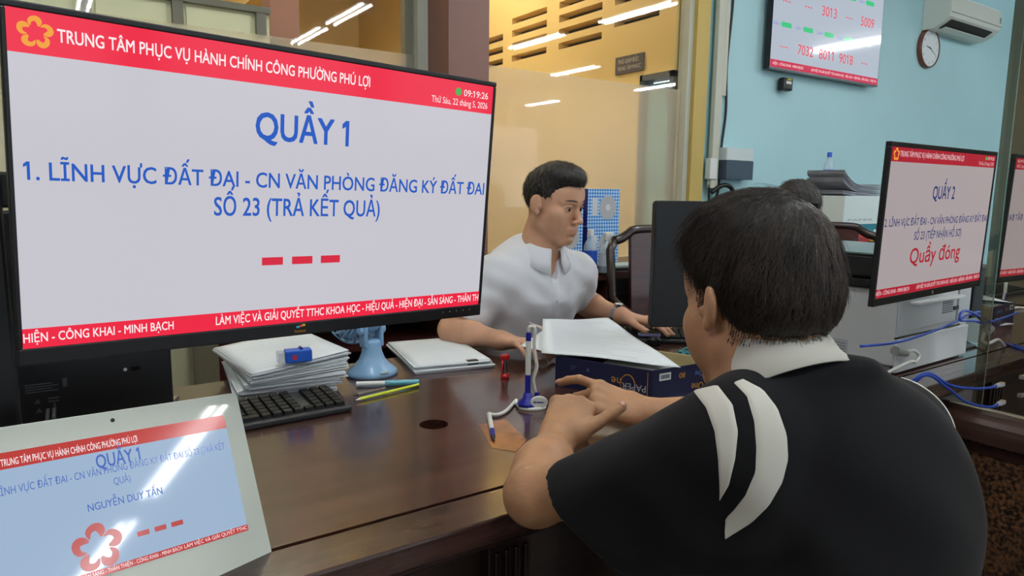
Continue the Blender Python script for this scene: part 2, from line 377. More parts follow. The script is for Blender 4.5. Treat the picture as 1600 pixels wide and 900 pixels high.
def glass(name, tint=(1, 1, 1), rough=0.0, mixdiff=0.0, refl=1.0):
    """pane: sees through, with the gloss of glass; frosted when rough"""
    m = bpy.data.materials.new(name); m.use_nodes = True; nt = m.node_tree; nt.nodes.clear(); L = nt.links.new
    out = nt.nodes.new('ShaderNodeOutputMaterial')
    if rough > 0: t = nt.nodes.new('ShaderNodeBsdfRefraction'); t.inputs['Roughness'].default_value = rough; t.inputs['IOR'].default_value = 1.25
    else: t = nt.nodes.new('ShaderNodeBsdfTransparent')
    t.inputs['Color'].default_value = (*tint, 1)
    g = nt.nodes.new('ShaderNodeBsdfGlossy'); g.inputs['Roughness'].default_value = 0.02
    fr = nt.nodes.new('ShaderNodeFresnel'); fr.inputs['IOR'].default_value = 1.5
    ml = nt.nodes.new('ShaderNodeMath'); ml.operation = 'MULTIPLY'; geo = nt.nodes.new('ShaderNodeNewGeometry'); sb_ = nt.nodes.new('ShaderNodeMath'); sb_.operation = 'SUBTRACT'; sb_.inputs[0].default_value = refl; L(geo.outputs['Backfacing'], sb_.inputs[1]); sb_.use_clamp = True; L(sb_.outputs[0], ml.inputs[1]); L(fr.outputs[0], ml.inputs[0])
    mx = nt.nodes.new('ShaderNodeMixShader'); L(ml.outputs[0], mx.inputs[0])
    if mixdiff:
        d = nt.nodes.new('ShaderNodeBsdfTranslucent'); d.inputs['Color'].default_value = (0.86, 0.84, 0.78, 1)
        d2 = nt.nodes.new('ShaderNodeBsdfDiffuse'); d2.inputs['Color'].default_value = (0.80, 0.78, 0.70, 1)
        mm = nt.nodes.new('ShaderNodeMixShader'); mm.inputs[0].default_value = 0.45; L(d.outputs[0], mm.inputs[1]); L(d2.outputs[0], mm.inputs[2])
        m2 = nt.nodes.new('ShaderNodeMixShader'); m2.inputs[0].default_value = mixdiff; L(t.outputs[0], m2.inputs[1]); L(mm.outputs[0], m2.inputs[2]); L(m2.outputs[0], mx.inputs[1])
    else: L(t.outputs[0], mx.inputs[1])
    L(g.outputs[0], mx.inputs[2]); L(mx.outputs[0], out.inputs[0]); return m
CLEAR = glass('clear_glass', (0.97, 0.98, 0.96))
FROST = glass('frosted_film', (0.97, 0.95, 0.88), rough=0.0, mixdiff=0.30)
def mirror(name, k=0.85, tint=(0.75, 0.72, 0.66), gl=(0.86, 0.84, 0.80)):
    m = bpy.data.materials.new(name); m.use_nodes = True; nt = m.node_tree; nt.nodes.clear(); L = nt.links.new
    out = nt.nodes.new('ShaderNodeOutputMaterial'); t = nt.nodes.new('ShaderNodeBsdfTransparent'); t.inputs['Color'].default_value = (*tint, 1)
    g = nt.nodes.new('ShaderNodeBsdfGlossy'); g.inputs['Roughness'].default_value = 0.01; g.inputs['Color'].default_value = (*gl, 1)
    mx = nt.nodes.new('ShaderNodeMixShader'); mx.inputs[0].default_value = k; L(t.outputs[0], mx.inputs[1]); L(g.outputs[0], mx.inputs[2]); L(mx.outputs[0], out.inputs[0]); return m
REFLP = mirror('reflective_acrylic')
ACRYL = mirror('acrylic_edge', 0.42, (0.62, 0.60, 0.54), (0.70, 0.66, 0.58))

# ================================================================== the setting
def struct(name, mb, m, **k): return tag(mb.build(name, m, **k), kind='structure')
YB = 3.2
struct('floor', MB().box((-4, -9, -0.1), (12, 10, 0)), FLOORM)
struct('ceiling', MB().box((-4, -9, CEIL), (12, YB + 0.02, CEIL + 0.1)), CEILM)
struct('wall_left', MB().box((-4.1, -9, 0), (-4, 10, CEIL)), mat('olive_paint', (124, 118, 96), 0.6))
struct('wall_right', MB().box((12, -9, 0), (12.1, 10, CEIL)), BLUEWALL)
# front wall of the hall (behind the visitors): sill, lintel and piers around wide daylight openings
wf = MB().box((-4, -9.1, 0), (12, -9, 0.6)).box((-4, -9.1, 2.9), (12, -9, CEIL))
for x in (-4, -0.4, 3.4, 7.4, 11.4): wf.box((x, -9.1, 0.6), (x + 0.6, -9, 2.9))
struct('wall_front', wf, BLUEWALL)
struct('wall_back', MB().box((3.86, YB, 0), (6.13, YB + 0.12, CEIL)).box((3.68, YB + 0.03, 0), (3.86, YB + 0.12, CEIL)), BLUEWALL)
struct('wall_back_right', MB().box((6.13, YB + 0.1, 0), (12, YB + 0.22, CEIL)), BLUEWALL)
struct('pillar_yellow', MB().box((3.56, YB - 0.06, 0), (3.68, YB + 0.12, CEIL)), YELLOW2)
struct('pillar_maroon', MB().box((1.655, 2.97, 0), (1.88, YB + 0.1, CEIL)), MAROON)
# low wall and glazed partition to the next office
struct('wall_low', MB().box((-4, YB - 0.02, 0), (1.655, YB + 0.08, 0.84)).box((1.88, YB - 0.02, 0), (3.56, YB + 0.08, 0.84)), CREAM)
ZF = 1.908
n = 1
for x0, x1 in ((-4, -1.4), (-1.34, 1.60), (1.88, 3.52)):
    w = thing('window_%d' % n, None, None, (x0, YB, 0)); tag(w, kind='structure'); n += 1
    MB().box((0, 0.02, 0.84), (x1 - x0, 0.026, ZF)).build('frosted_pane', FROST, w)
    MB().box((0, 0.02, ZF), (x1 - x0, 0.026, CEIL)).build('clear_pane', CLEAR, w)
struct('trim_1', MB().box((1.60, YB - 0.02, 0.84), (1.655, YB + 0.05, CEIL)), mat('window_frame_white', (186, 190, 176), 0.4))
struct('trim_2', MB().box((3.52, YB - 0.03, 0.84), (3.56, YB + 0.05, CEIL)), mat('window_frame_white', (186, 190, 176), 0.4))
struct('trim_3', MB().box((1.555, YB + 0.03, 0.84), (1.60, YB + 0.08, CEIL)).box((-1.4, YB, 0.84), (-1.34, YB + 0.06, CEIL)), GREYM)
# next office: yellow side wall with louvred vents and a door, far wall, beams
XW = 3.5
VENTS = []
vz = [(2.56, 2.63), (2.46, 2.525), (2.36, 2.42)]
def vcol(y0, y1, zs):
    for a, b in zs: VENTS.append((y0, y1, a, b))
Z4 = [(2.665, 2.715), (2.56, 2.615), (2.455, 2.51), (2.355, 2.405)]
vcol(5.30, 5.80, Z4[1:]); vcol(4.66, 5.16, Z4[:]); vcol(3.99, 4.50, [(2.77, 2.82)] + Z4[:]); vcol(3.42, 3.86, [(2.77, 2.82), (2.665, 2.715), (2.56, 2.615), (2.41, 2.46)])
ys = sorted({YB + 0.12, 10, 3.265, 3.57} | {v for q in VENTS for v in q[:2]}); zs_ = sorted({0, CEIL + 0.3, 2.04} | {v for q in VENTS for v in q[2:]})
ww = MB()
for i in range(len(ys) - 1):
    for j in range(len(zs_) - 1):
        yc, zc = (ys[i] + ys[i + 1]) / 2, (zs_[j] + zs_[j + 1]) / 2
        if any(a < yc < b and c < zc < d for a, b, c, d in VENTS): continue
        if 3.265 < yc < 3.57 and zc < 2.04: continue
        ww.box((XW, ys[i], zs_[j]), (XW + 0.12, ys[i + 1], zs_[j + 1]))
struct('wall_side', ww, YELLOW)
struct('vent_shade_sheet', MB().box((XW + 0.1, YB + 0.2, 2.3), (XW + 0.13, 6.2, 2.9)), mat('vent_shade', (74, 68, 58), 0.8))  # dark sheet behind the vent slots, its colour standing in for shade
struct('wall_far', MB().box((-4, 8.6, 0), (XW, 8.7, CEIL + 0.3)), YELLOW)
struct('ceiling_office', MB().box((-4, YB + 0.14, CEIL + 0.3), (XW + 0.12, 10, CEIL + 0.4)), OLIVE)
struct('beam_1', MB().box((1.9, YB + 0.14, 3.1), (2.2, 8.6, CEIL + 0.3)), YELLOW)
struct('beam_2', MB().box((-4, 5.4, 3.12), (1.9, 5.7, CEIL + 0.3)), OLIVE)
struct('beam_3', MB().box((0.45, YB + 0.14, 2.86), (0.75, 5.4, CEIL + 0.3)), YELLOW)
d1 = MB().box((XW + 0.04, 3.30, 0), (XW + 0.07, 3.54, 1.98))
dd = thing('door_1', None, None, (0, 0, 0)); tag(dd, kind='structure')
d1.build('door_panel', mat('door_blue', (112, 172, 190), 0.25, noise=0.05, nscale=3), dd)
MB().box((XW - 0.01, 3.265, 0), (XW + 0.1, 3.295, 2.04)).box((XW - 0.01, 3.545, 0), (XW + 0.1, 3.57, 2.04)).box((XW - 0.01, 3.265, 2.0), (XW + 0.1, 3.57, 2.04)).build('door_frame', mat('door_frame_grey', (92, 92, 92), 0.5), dd)
# cream panelled screen wall of the next office, seen at the far left
cw = thing('wall_screen', None, None, (0, 0, 0)); tag(cw, kind='structure')
MB().box((-3.9, 3.50, 0), (0.975, 3.54, 2.075)).build('panel', mat('cream_panel', (240, 236, 198), 0.55), cw)
for x in (-1.16, -0.62, -0.13, 0.22, 0.572, 0.93): MB().box((x - 0.022, 3.465, 1.955), (x + 0.022, 3.50, 2.06)).build('post', GREYM, cw)
MB().box((-3.9, 3.46, 2.058), (0.975, 3.50, 2.085)).build('rail', GREYM, cw)
for x0, x1 in ((-0.57, -0.17), (-0.09, 0.18), (0.26, 0.53), (0.61, 0.89)): MB().box((x0, 3.492, 1.92), (x1, 3.50, 2.045)).build('panel', mat('cream_light', (246, 242, 206), 0.5), cw)
struct('beam_4', MB().box((1.40, 5.0, 2.26), (1.60, 5.2, 3.2)), MAROON)
# ------------------------------------------------------------------ ceiling lamps
TUBE = mat('tube_light', (255, 255, 255), 0.4, emit=(250, 253, 255), estr=TUBE_POWER)
TUBE_O = mat('tube_light_office', (255, 255, 255), 0.4, emit=(255, 246, 226), estr=OFFICE_POWER)
def batten(x, y, z=CEIL, label='', along='y', L=1.2, tm=None):
    t = thing('ceiling_light', label, 'light', (x, y, z), 0 if along == 'y' else PI / 2, 'fluorescent lights on the ceilings')
    MB().box((-0.09, -L / 2, -0.05), (0.09, L / 2, 0)).build('housing', WHITEPL, t, bevel=0.006)
    for s in (-1, 1): MB().tube([(s * 0.05, -L / 2 + 0.02, -0.068), (s * 0.05, L / 2 - 0.02, -0.068)], 0.014, 12).build('tube', tm or TUBE, t, smooth=True)
    return t
for x, y in LAMPS: batten(x, y, CEIL, 'white double tube light fixed to the hall ceiling')
for x, y, a in ((0.9, 6.4, 'x'), (2.7, 5.0, 'y'), (1.2, 4.3, 'y'), (-1.5, 6.0, 'x')): batten(x, y, CEIL + 0.3, 'white double tube light on the ceiling of the office behind glass', a, tm=TUBE_O)  # tubes added to light the office seen through the partition

# ================================================================== the counter
ct = thing('service_counter', 'long glossy dark brown wooden service counter under the monitors', 'counter', (0, 0.84, 0))
def cbox(lo, hi): return MB().box(lo, hi)
YF, YS, YE = 0.84, 0.932, 1.86          # front edge, seam of the edge board, staff side
hx, hy, hr = 0.671, 1.271, 0.031
tp = MB(); q = 0.06; y0 = YS - YF + 0.0015; y1 = YE - YF; hy_ = hy - YF
X0, X1 = -1.6, 2.64
tp.box((X0, y0, 0.715), (hx - q, y1, 0.75)).box((hx + q, y0, 0.715), (X1, y1, 0.75)).box((hx - q, y0, 0.715), (hx + q, hy_ - q, 0.75)).box((hx - q, hy_ + q, 0.715), (hx + q, y1, 0.75))
cir = []; sq = []; N = 40
for k in range(N):
    a = 2 * PI * k / N; c_, s_ = math.cos(a), math.sin(a); mxx = max(abs(c_), abs(s_)); cir.append((hx + hr * c_, hy_ + hr * s_)); sq.append((hx + q * c_ / mxx, hy_ + q * s_ / mxx))
tp.add([(x, y, 0.75) for x, y in cir] + [(x, y, 0.75) for x, y in sq] + [(x, y, 0.715) for x, y in cir],
       [(k, (k + 1) % N, N + (k + 1) % N, N + k) for k in range(N)] + [(k, (k + 1) % N, 2 * N + (k + 1) % N, 2 * N + k) for k in range(N)])
tp.build('counter_top', DESK, ct)
MB().box((X0, 0, 0.708), (X1, YS - YF - 0.0015, 0.7488)).build('edge_board', DESKE, ct, bevel=0.004)
MB().box((X0, 0.012, 0.694), (X1, 0.09, 0.708)).build('edge_moulding', DARKW, ct, bevel=0.004)
MB().box((X0, 0.09, 0.0), (X1, 0.12, 0.715)).build('front_panel', DARKW, ct)
for x in (-0.6, 0.02, 0.58, 1.20, 1.82):
    f = MB().box((x, 0.066, 0.0), (x + 0.09, 0.09, 0.694))
    for k in range(4): f.box((x + 0.010 + k * 0.02, 0.060, 0.06), (x + 0.020 + k * 0.02, 0.066, 0.65))
    f.build('pilaster', DARKW, ct, bevel=0.002)
MB().box((X0, 0.9, 0), (X0 + 0.04, 1.0, 0.715)).build('end_panel', DARKW, ct)
MB().lathe([(0.0305, 0.690), (0.0305, 0.705)], (hx, hy_, 0), 24).build('cable_hole_shade', mat('hole_shade', (8, 6, 6), 0.8), ct)  # near-black disc stopping the hole, shade inside put into its colour
# divider between the counter places: low granite wall, wooden rail, clear sheet
dv = thing('counter_divider', 'low brown speckled divider wall with wooden rail and clear acrylic sheet', 'divider', (2.2, 0.5, 0))
MB().box((-0.045, -1.2, 0), (0.06, 0.42, 0.56)).build('granite_panel', GRANITE, dv)
pr = []
for a in range(0, 181, 20): pr.append((0.062 * math.cos(math.radians(a)), 0.60 + 0.045 * math.sin(math.radians(a))))
pr += [(-0.062, 0.565), (0.062, 0.565)]
rl = MB(); vs = [(x, -1.2, z) for x, z in pr] + [(x, 0.425, z) for x, z in pr]; nn = len(pr)
rl.add(vs, [tuple(range(nn)), tuple(range(nn, 2 * nn))] + [(i, (i + 1) % nn, nn + (i + 1) % nn, nn + i) for i in range(nn)]); rl.build('wooden_rail', RAILW, dv, smooth=False)
MB().box((-0.04, -1.2, 0.53), (-0.05, 0.42, 0.555)).build('rail_moulding', DARKW, dv)
st = MB(); zz = []
for i in range(14):
    y = -1.0 + i * 0.1; st.box((-0.012 + rng.normal(0, 0.001), y, 0.6455), (0.0 + rng.normal(0, 0.002), y + 0.1, 0.648))
st.build('sealant_bead', mat('sealant', (196, 190, 170), 0.6), dv)
MB().box((0.0, -1.2, 0.64), (0.006, 0.318, 2.35)).build('acrylic_sheet', REFLP, dv)
MB().box((-0.004, 0.32, 0.60), (0.024, 0.345, 2.35)).build('acrylic_post', ACRYL, dv)

# ================================================================== display monitors
RED = screen('screen_red', (238, 40, 68), 1.0); RED2 = screen('screen_red_dim', (168, 28, 48), 1.0); RED3 = screen('screen_red_tablet', (196, 66, 62), 0.9)
REDTXT = screen('screen_red_text', (212, 40, 64), 1.0); REDT2 = screen('screen_red_text_dim', (168, 36, 52), 0.9)
GOLD = screen('screen_gold', (240, 160, 50), 1.0); WHT = screen('screen_white_text', (250, 235, 238), 1.0); WHT2 = screen('screen_white_text_dim', (222, 190, 194), 0.9)
BLU = screen('screen_blue_text', (44, 92, 190), 1.0); BLU2 = screen('screen_navy_text', (44, 56, 116), 0.8); BLU3 = screen('screen_blue_text_tablet', (84, 116, 196), 0.9)
GRN = screen('screen_green', (70, 176, 76), 1.0)
PANEL = screen('screen_panel', (205, 203, 212), 0.93); PANEL2 = screen('screen_panel_dim', (184, 172, 174), 0.80); PANEL3 = screen('screen_panel_tablet', (170, 194, 222), 0.85, rough=0.05)
SWd, SHt = 0.598, 0.336
def U(u): return (u - 0.5) * SWd
def V_(v): return (0.5 - v) * SHt
def monitor(name, label, matrix, panel, bz=(0.005, 0.007, 0.018)):
    t = thing(name, label, 'monitor', matrix=matrix, group='display monitors facing the visitors')
    s, tp_, bt = bz; w, h = SWd / 2, SHt / 2
    fr = MB()
    fr.box((-w - s, 0.0, h), (w + s, 0.012, h + tp_)).box((-w - s, 0, -h - bt), (w + s, 0.012, -h)).box((-w - s, 0, -h), (-w, 0.012, h)).box((w, 0, -h), (w + s, 0.012, h))
    fr.build('bezel', BLACK, t, bevel=0.0015)
    MB().add([(-w - s, 0.0121, -h - bt), (w + s, 0.0121, -h - bt), (w + s, 0.0121, h + tp_), (-w - s, 0.0121, h + tp_), (-w + 0.05, 0.032, -h + 0.03), (w - 0.05, 0.032, -h + 0.03), (w - 0.05, 0.032, h - 0.05), (-w + 0.05, 0.032, h - 0.05)], [(0, 1, 2, 3), (7, 6, 5, 4), (0, 4, 5, 1), (1, 5, 6, 2), (2, 6, 7, 3), (3, 7, 4, 0)]).build('rear_cover', BLACK, t)
    MB().box((-0.16, 0.030, -0.11), (0.16, 0.056, 0.10)).build('rear_housing', BLACK, t, bevel=0.01)
    MB().box((-w, 0.0020, -h), (w, 0.008, h)).build('screen', panel, t)
    for i in range(5): MB().box((w - 0.070 + i * 0.0128, -0.0006, -h - bt * 0.42), (w - 0.0685 + i * 0.0128, 0.0, -h - bt * 0.33)).build('control_mark', mat('mark_grey', (150, 150, 150), 0.5), t)
    return t
YS_ = 0.0015   # lettering plane just before the screen plane
def T(s, t, m, u0, u1, vbase, vh, bold=0.010, y=0.0012): return text(s, t, m, U(u0), V_(vbase), (u1 - u0) * SWd, vh * SHt, y=y, bold=bold)
def B(t, m, u0, v0, u1, v1, y=0.0018, name='band', bevel=0): return quad(t, m, U(u0), V_(v1), U(u1), V_(v0), y=y, t=0.0003, name=name, bevel=bevel)
HEADER = 'TRUNG TÂM PHỤC VỤ HÀNH CHÍNH CÔNG PHƯỜNG PHÚ LỢI'
SLOGAN = 'LÀM VIỆC VÀ GIẢI QUYẾT TTHC KHOA HỌC - HIỆU QUẢ - HIỆN ĐẠI - SẴN SÀNG - THÂN TH'
u_ = (0.993, 0.119, -0.021); v_ = (0.030, -0.074, 0.997); n_ = (0.117, -0.990, -0.077)
def ortho(u, v):
    u = np.array(u); u /= np.linalg.norm(u); v = np.array(v); v -= u * (u @ v); v /= np.linalg.norm(v); return u, np.cross(u, v), v
u_, n_, v_ = ortho(u_, v_)
MA = monitor('display_monitor', 'large black display monitor at left showing QUẦY 1 and three red dashes', frame((0.2799, 0.8806, 1.2424), u_, n_, v_), PANEL)
B(MA, RED, 0, 0, 1, 0.1205, name='header_band'); B(MA, RED, 0, 0.9375, 1, 1, name='footer_band')
emblem(MA, GOLD, U(0.0385), V_(0.060), 0.0145, y=0.0012)
T(HEADER, MA, WHT, 0.0685, 0.6503, 0.0775, 0.0365, 0.013); T('09:19:26', MA, WHT, 0.9085, 0.984, 0.0580, 0.027, 0.004); T('Thứ Sáu, 22 tháng 5, 2026', MA, WHT, 0.8146, 0.984, 0.1, 0.026, 0.0)
MB().lathe([(0.0055, 0.0), (0.0055, 0.0004)], (U(0.8916), 0.0012, V_(0.0435)), 20, axis='y').build('status_dot', GRN, MA)
T('QUẦY 1', MA, BLU, 0.3983, 0.6035, 0.311, 0.093, 0.018); T('1. LĨNH VỰC ĐẤT ĐAI - CN VĂN PHÒNG ĐĂNG KÝ ĐẤT ĐAI', MA, BLU, 0.013, 0.9926, 0.4822, 0.0525, 0.012)
T('SỐ 23 (TRẢ KẾT QUẢ)', MA, BLU, 0.3181, 0.6882, 0.5848, 0.063, 0.012)
for a, b in ((0.4147, 0.4597), (0.4799, 0.5261), (0.5460, 0.5918)): B(MA, REDTXT, a, 0.7405, b, 0.7700, name='dash')
T('HIỆN - CÔNG KHAI - MINH BẠCH', MA, WHT, 0.001, 0.242, 0.981, 0.0285); T(SLOGAN, MA, WHT, 0.3217, 0.9985, 0.981, 0.0305)
lg = [(46, 190, 225), (238, 84, 60), (250, 196, 50)]
for i, c in enumerate(lg):
    MB().lathe([(0.0016, 0), (0.0016, 0.0004)], (-0.003 + i * 0.004, -0.0001, -SHt / 2 - 0.0062 + 0.001 * i), 10, sx=1.5, axis='y').build('maker_emblem', mat('emblem_%d' % i, c, 0.4), MA)
text('ViewSonic', MA, mat('logo_amber', (214, 150, 40), 0.5), 0, -SHt / 2 - 0.0135, 0.016, 0.0035, 'C', y=-0.0004)
# the post and arm that carry it
ps = MB().box((-0.085, 1.07, 0.758), (-0.0365, 1.115, 1.285)); ps.build('support_post', BLACK, MA, bevel=0.004, world=True)
MB().box((-0.22, 1.0, 0.7505), (-0.03, 1.2, 0.760)).build('post_base', BLACK, MA, bevel=0.003, world=True)
MB().box((-0.08, 1.085, 1.22), (0.30, 1.105, 1.265)).box((0.25, 0.935, 1.215), (0.30, 1.105, 1.27)).build('support_arm', BLACK, MA, bevel=0.004, world=True)

u2, n2, v2 = ortho((0.999, 0.052, 0.004), (-0.002, -0.028, 1.0))
MQ = monitor('display_monitor', 'black display monitor showing QUẦY 2 and Quầy đóng beside the divider', frame((1.8361, 0.8143, 1.1868), u2, n2, v2), PANEL2, bz=(0.008, 0.011, 0.018))
B(MQ, RED2, 0, 0, 1, 0.0935, name='header_band'); B(MQ, RED2, 0, 0.9400, 1, 1, name='footer_band')
emblem(MQ, GOLD, U(0.040), V_(0.047), 0.0135, y=0.0012)
T(HEADER, MQ, WHT2, 0.0685, 0.6503, 0.058, 0.0350); T('09:19:26', MQ, WHT2, 0.9085, 0.984, 0.036, 0.024, 0.004); T('Thứ Sáu, 22 tháng 5, 2026', MQ, WHT2, 0.8146, 0.984, 0.077, 0.024, 0)
MB().lathe([(0.0045, 0.0), (0.0045, 0.0004)], (U(0.8916), 0.0012, V_(0.026)), 16, axis='y').build('status_dot', GRN, MQ)
T('QUẦY 2', MQ, BLU2, 0.3893, 0.6025, 0.338, 0.090, 0.014); T('2. LĨNH VỰC ĐẤT ĐAI - CN VĂN PHÒNG ĐĂNG KÝ ĐẤT ĐAI', MQ, BLU2, 0.008, 0.992, 0.519, 0.050, 0.008)
T('SỐ 23 (TIẾP NHẬN HỒ SƠ)', MQ, BLU2, 0.268, 0.7235, 0.622, 0.056, 0.008); T('Quầy đóng', MQ, REDT2, 0.2518, 0.7365, 0.790, 0.108, 0.010)
T('HIỆN - CÔNG KHAI - MINH BẠCH', MQ, WHT2, 0.002, 0.28, 0.981, 0.027); T(SLOGAN, MQ, WHT2, 0.345, 0.998, 0.981, 0.027)
MB().box((-0.004, -0.0005, -SHt / 2 - 0.013), (0.004, 0, -SHt / 2 - 0.005)).build('maker_emblem', mat('logo_grey', (150, 140, 120), 0.5), MQ)
MB().tube([(1.98, 0.866, 1.13), (2.20, 0.93, 1.09), (2.475, 1.0, 0.99)], [0.024, 0.026, 0.030], 12).build('support_arm', BLACK, MQ, world=True)
MB().box((2.44, 0.965, 0.86), (2.535, 1.035, 1.03)).build('arm_joint', BLACK, MQ, bevel=0.008, world=True)
MB().tube([(2.50, 1.03, 0.758), (2.50, 1.03, 0.90)], 0.016, 12).build('support_post', BLACK, MQ, world=True)
MB().box((2.455, 0.985, 0.7505), (2.55, 1.08, 0.759)).build('post_base', BLACK, MQ, bevel=0.003, world=True)

# ------------------------------------------------------------------ tablet on the counter
TW, TH = 0.29, 0.163
ut, nt_, vt = ortho((0.9582, 0.2753, -0.0783), (-0.0611, 0.4639, 0.8838))
TB = thing('tablet', 'white framed tablet leaning on the counter showing QUẦY 1 and a red star emblem', 'tablet', matrix=frame((0.0645, 0.9354, 0.8672), ut, nt_, vt))
def rrect(x0, z0, x1, z1, r, k=6):
    P = []
    for cx, cz, a0 in ((x1 - r, z1 - r, 0), (x0 + r, z1 - r, 90), (x0 + r, z0 + r, 180), (x1 - r, z0 + r, 270)):
        for i in range(k + 1): a = math.radians(a0 + 90 * i / k); P.append((cx + r * math.cos(a), cz + r * math.sin(a)))
    return P
TBF = mat('tablet_white', (206, 212, 202), 0.4, coat=0.5)
bx = TW / 2 + 0.027; bt_, bb_ = TH / 2 + 0.030, TH / 2 + 0.046
P = rrect(-bx, -bb_, bx, bt_, 0.010)
MB().plate([(x, 0.0, z) for x, z in P], (0, 0.009, 0)).build('casing', TBF, TB, bevel=0.0015)
MB().box((-TW / 2, -0.0006, -TH / 2), (TW / 2, 0.0, TH / 2)).build('screen', PANEL3, TB)
MB().lathe([(0.0026, 0), (0.0026, 0.0004)], (0.002, -0.0001, TH / 2 + 0.0175), 16, axis='y').build('camera', mat('lens_dark', (40, 42, 44), 0.1), TB)
def UT(u): return (u - 0.5) * TW
def VT(v): return (0.5 - v) * TH
def TT(s, m, u0, u1, vb, vh, bold=0.008): return text(s, TB, m, UT(u0), VT(vb), (u1 - u0) * TW, vh * TH, y=-0.0011, bold=bold)
quad(TB, RED3, UT(0), VT(0.116), UT(1), VT(0), y=-0.0007, t=0.0003, name='header_band'); quad(TB, RED3, UT(0), VT(1), UT(1), VT(0.951), y=-0.0007, t=0.0003, name='footer_band')
emblem(TB, GOLD, UT(0.042), VT(0.058), 0.007, y=-0.0011)
TT(HEADER, WHT, 0.088, 0.5905, 0.094, 0.048); TT('QUẦY 1', BLU3, 0.4137, 0.590, 0.2377, 0.098, 0.014)
TT('1. LĨNH VỰC ĐẤT ĐAI - CN VĂN PHÒNG ĐĂNG KÝ ĐẤT ĐAI SỐ 23 (TRẢ KẾT', BLU3, 0.036, 0.9722, 0.291, 0.053, 0.0); TT('QUẢ)', BLU3, 0.468, 0.535, 0.385, 0.053, 0.0)
TT('NGUYỄN DUY TẤN', BLU3, 0.3561, 0.6536, 0.535, 0.053, 0.008)
RED4 = screen('screen_red_emblem', (190, 72, 70), 0.9)
emblem(TB, RED4, UT(0.370), VT(0.795), 0.026, y=-0.0011)
for a, b in ((0.5221, 0.5712), (0.5935, 0.6419), (0.6644, 0.7148)): quad(TB, RED4, UT(a), VT(0.804), UT(b), VT(0.767), y=-0.0007, t=0.0003, name='dash')
TT('SẴN SÀNG - THÂN THIỆN - CÔNG KHAI - MINH BẠCH', WHT, 0.30, 0.69, 0.988, 0.028, 0.0); TT('LÀM VIỆC VÀ GIẢI QUYẾT TTHC', WHT, 0.70, 0.995, 0.988, 0.028, 0.0)
MB().plate([(-0.06, 0.0095, 0.05), (0.06, 0.0095, 0.05), (0.06, 0.066, -0.088), (-0.06, 0.066, -0.088)], (0, 0.003, 0.0015)).build('kickstand', OFFW, TB)
# ================================================================== things on the counter
ZT = 0.75
# staff monitor seen from behind, under the big display
sm = thing('staff_monitor', 'back of a black staff monitor with cables, under the large display monitor', 'monitor', (-0.09, 1.30, ZT))
MB().box((-0.28, -0.02, 0.128), (0.262, 0.012, 0.46)).build('rear_cover', BLACK, sm, bevel=0.004)
MB().box((-0.276, 0.012, 0.132), (0.258, 0.020, 0.456)).build('screen', BLACKG, sm)
MB().box((-0.05, 0.0, 0.008), (0.03, 0.02, 0.2)).build('stand_neck', BLACK, sm, bevel=0.003)
MB().box((-0.12, -0.06, 0.0008), (0.10, 0.12, 0.009)).build('stand_base', BLACK, sm, bevel=0.003)
lab = mat('label_grey', (74, 75, 80), 0.6)
l_ = MB()
for i in range(4): l_.box((0.055, -0.0206, 0.190 - i * 0.004), (0.09 + 0.008 * (i % 2), -0.02, 0.1915 - i * 0.004))
for x, z in ((0.065, 0.160), (0.066, 0.145)): l_.add([(x, -0.0205, z), (x + 0.009, -0.0205, z), (x + 0.0045, -0.0205, z + 0.008)], [(0, 1, 2)])
l_.box((0.083, -0.0206, 0.16), (0.098, -0.02, 0.162)).box((0.083, -0.0206, 0.165), (0.098, -0.02, 0.167)).box((0.09, -0.0206, 0.143), (0.093, -0.02, 0.158)).box((0.104, -0.0206, 0.182), (0.110, -0.02, 0.196))
l_.build('label_print', lab, sm)
MB().lathe([(0.0028, 0), (0.0028, 0.001)], (0.192, -0.0195, 0.198), 12, axis='y').build('status_light', mat('led_white', (210, 214, 220), 0.4), sm)
MB().box((0.20, -0.0212, 0.195), (0.213, -0.019, 0.2015)).build('port', BLACKG, sm)
for dx, e in ((0.082, (0.03, 0.10)), (0.09, (0.055, 0.07))):
    MB().tube([(dx, -0.022, 0.15), (dx - 0.004, -0.028, 0.11), (dx - 0.03, -0.035, 0.05), (dx - 0.06, -0.03, 0.006), (dx - 0.16, e[0], 0.005)], 0.0035, 8).build('cable', BLACK, sm, smooth=True)

# pens behind the tablet
def pen(name, label, a, b, r, body, tip, capm=None, cfrac=0.35, group=None, tipl=0.012):
    a = np.array(a, float); b = np.array(b, float); d = (b - a); L = np.linalg.norm(d); d /= L
    t = thing(name, label, 'pen', a, 0, group)
    o = lambda s: tuple(d * s)
    MB().tube([o(0), o(L * (1 - cfrac) if capm else L - tipl)], r, 12).build('barrel', body, t, smooth=False)
    if capm: MB().tube([o(L * (1 - cfrac)), o(L * (1 - cfrac) + 0.001), o(L - 0.002), o(L)], [r, r * 1.18, r * 1.18, r * 0.9], 12).build('cap', capm, t)
    else: MB().tube([o(L - tipl), o(L)], [r * 0.9, 0.0009], 12).build('tip', tip, t)
    return t
CYAN = mat('cyan_plastic', (92, 170, 190), 0.3); BLUEB = mat('bright_blue_plastic', (28, 92, 200), 0.35); YEL = mat('yellow_plastic', (214, 224, 60), 0.35)
a_, b_ = on_z(200, 639, ZT + .006), on_z(158, 643, ZT + .006); pen('ballpoint_pen', 'blue ballpoint pen lying behind the tablet', a_, b_, 0.005, BLUEB, DARKG)
a_, b_ = on_z(262, 634, ZT + .006), on_z(279, 619, ZT + .006); pen('ballpoint_pen', 'silver pen lying beside the black staff monitor', a_, b_, 0.0055, CHROME, DARKG)

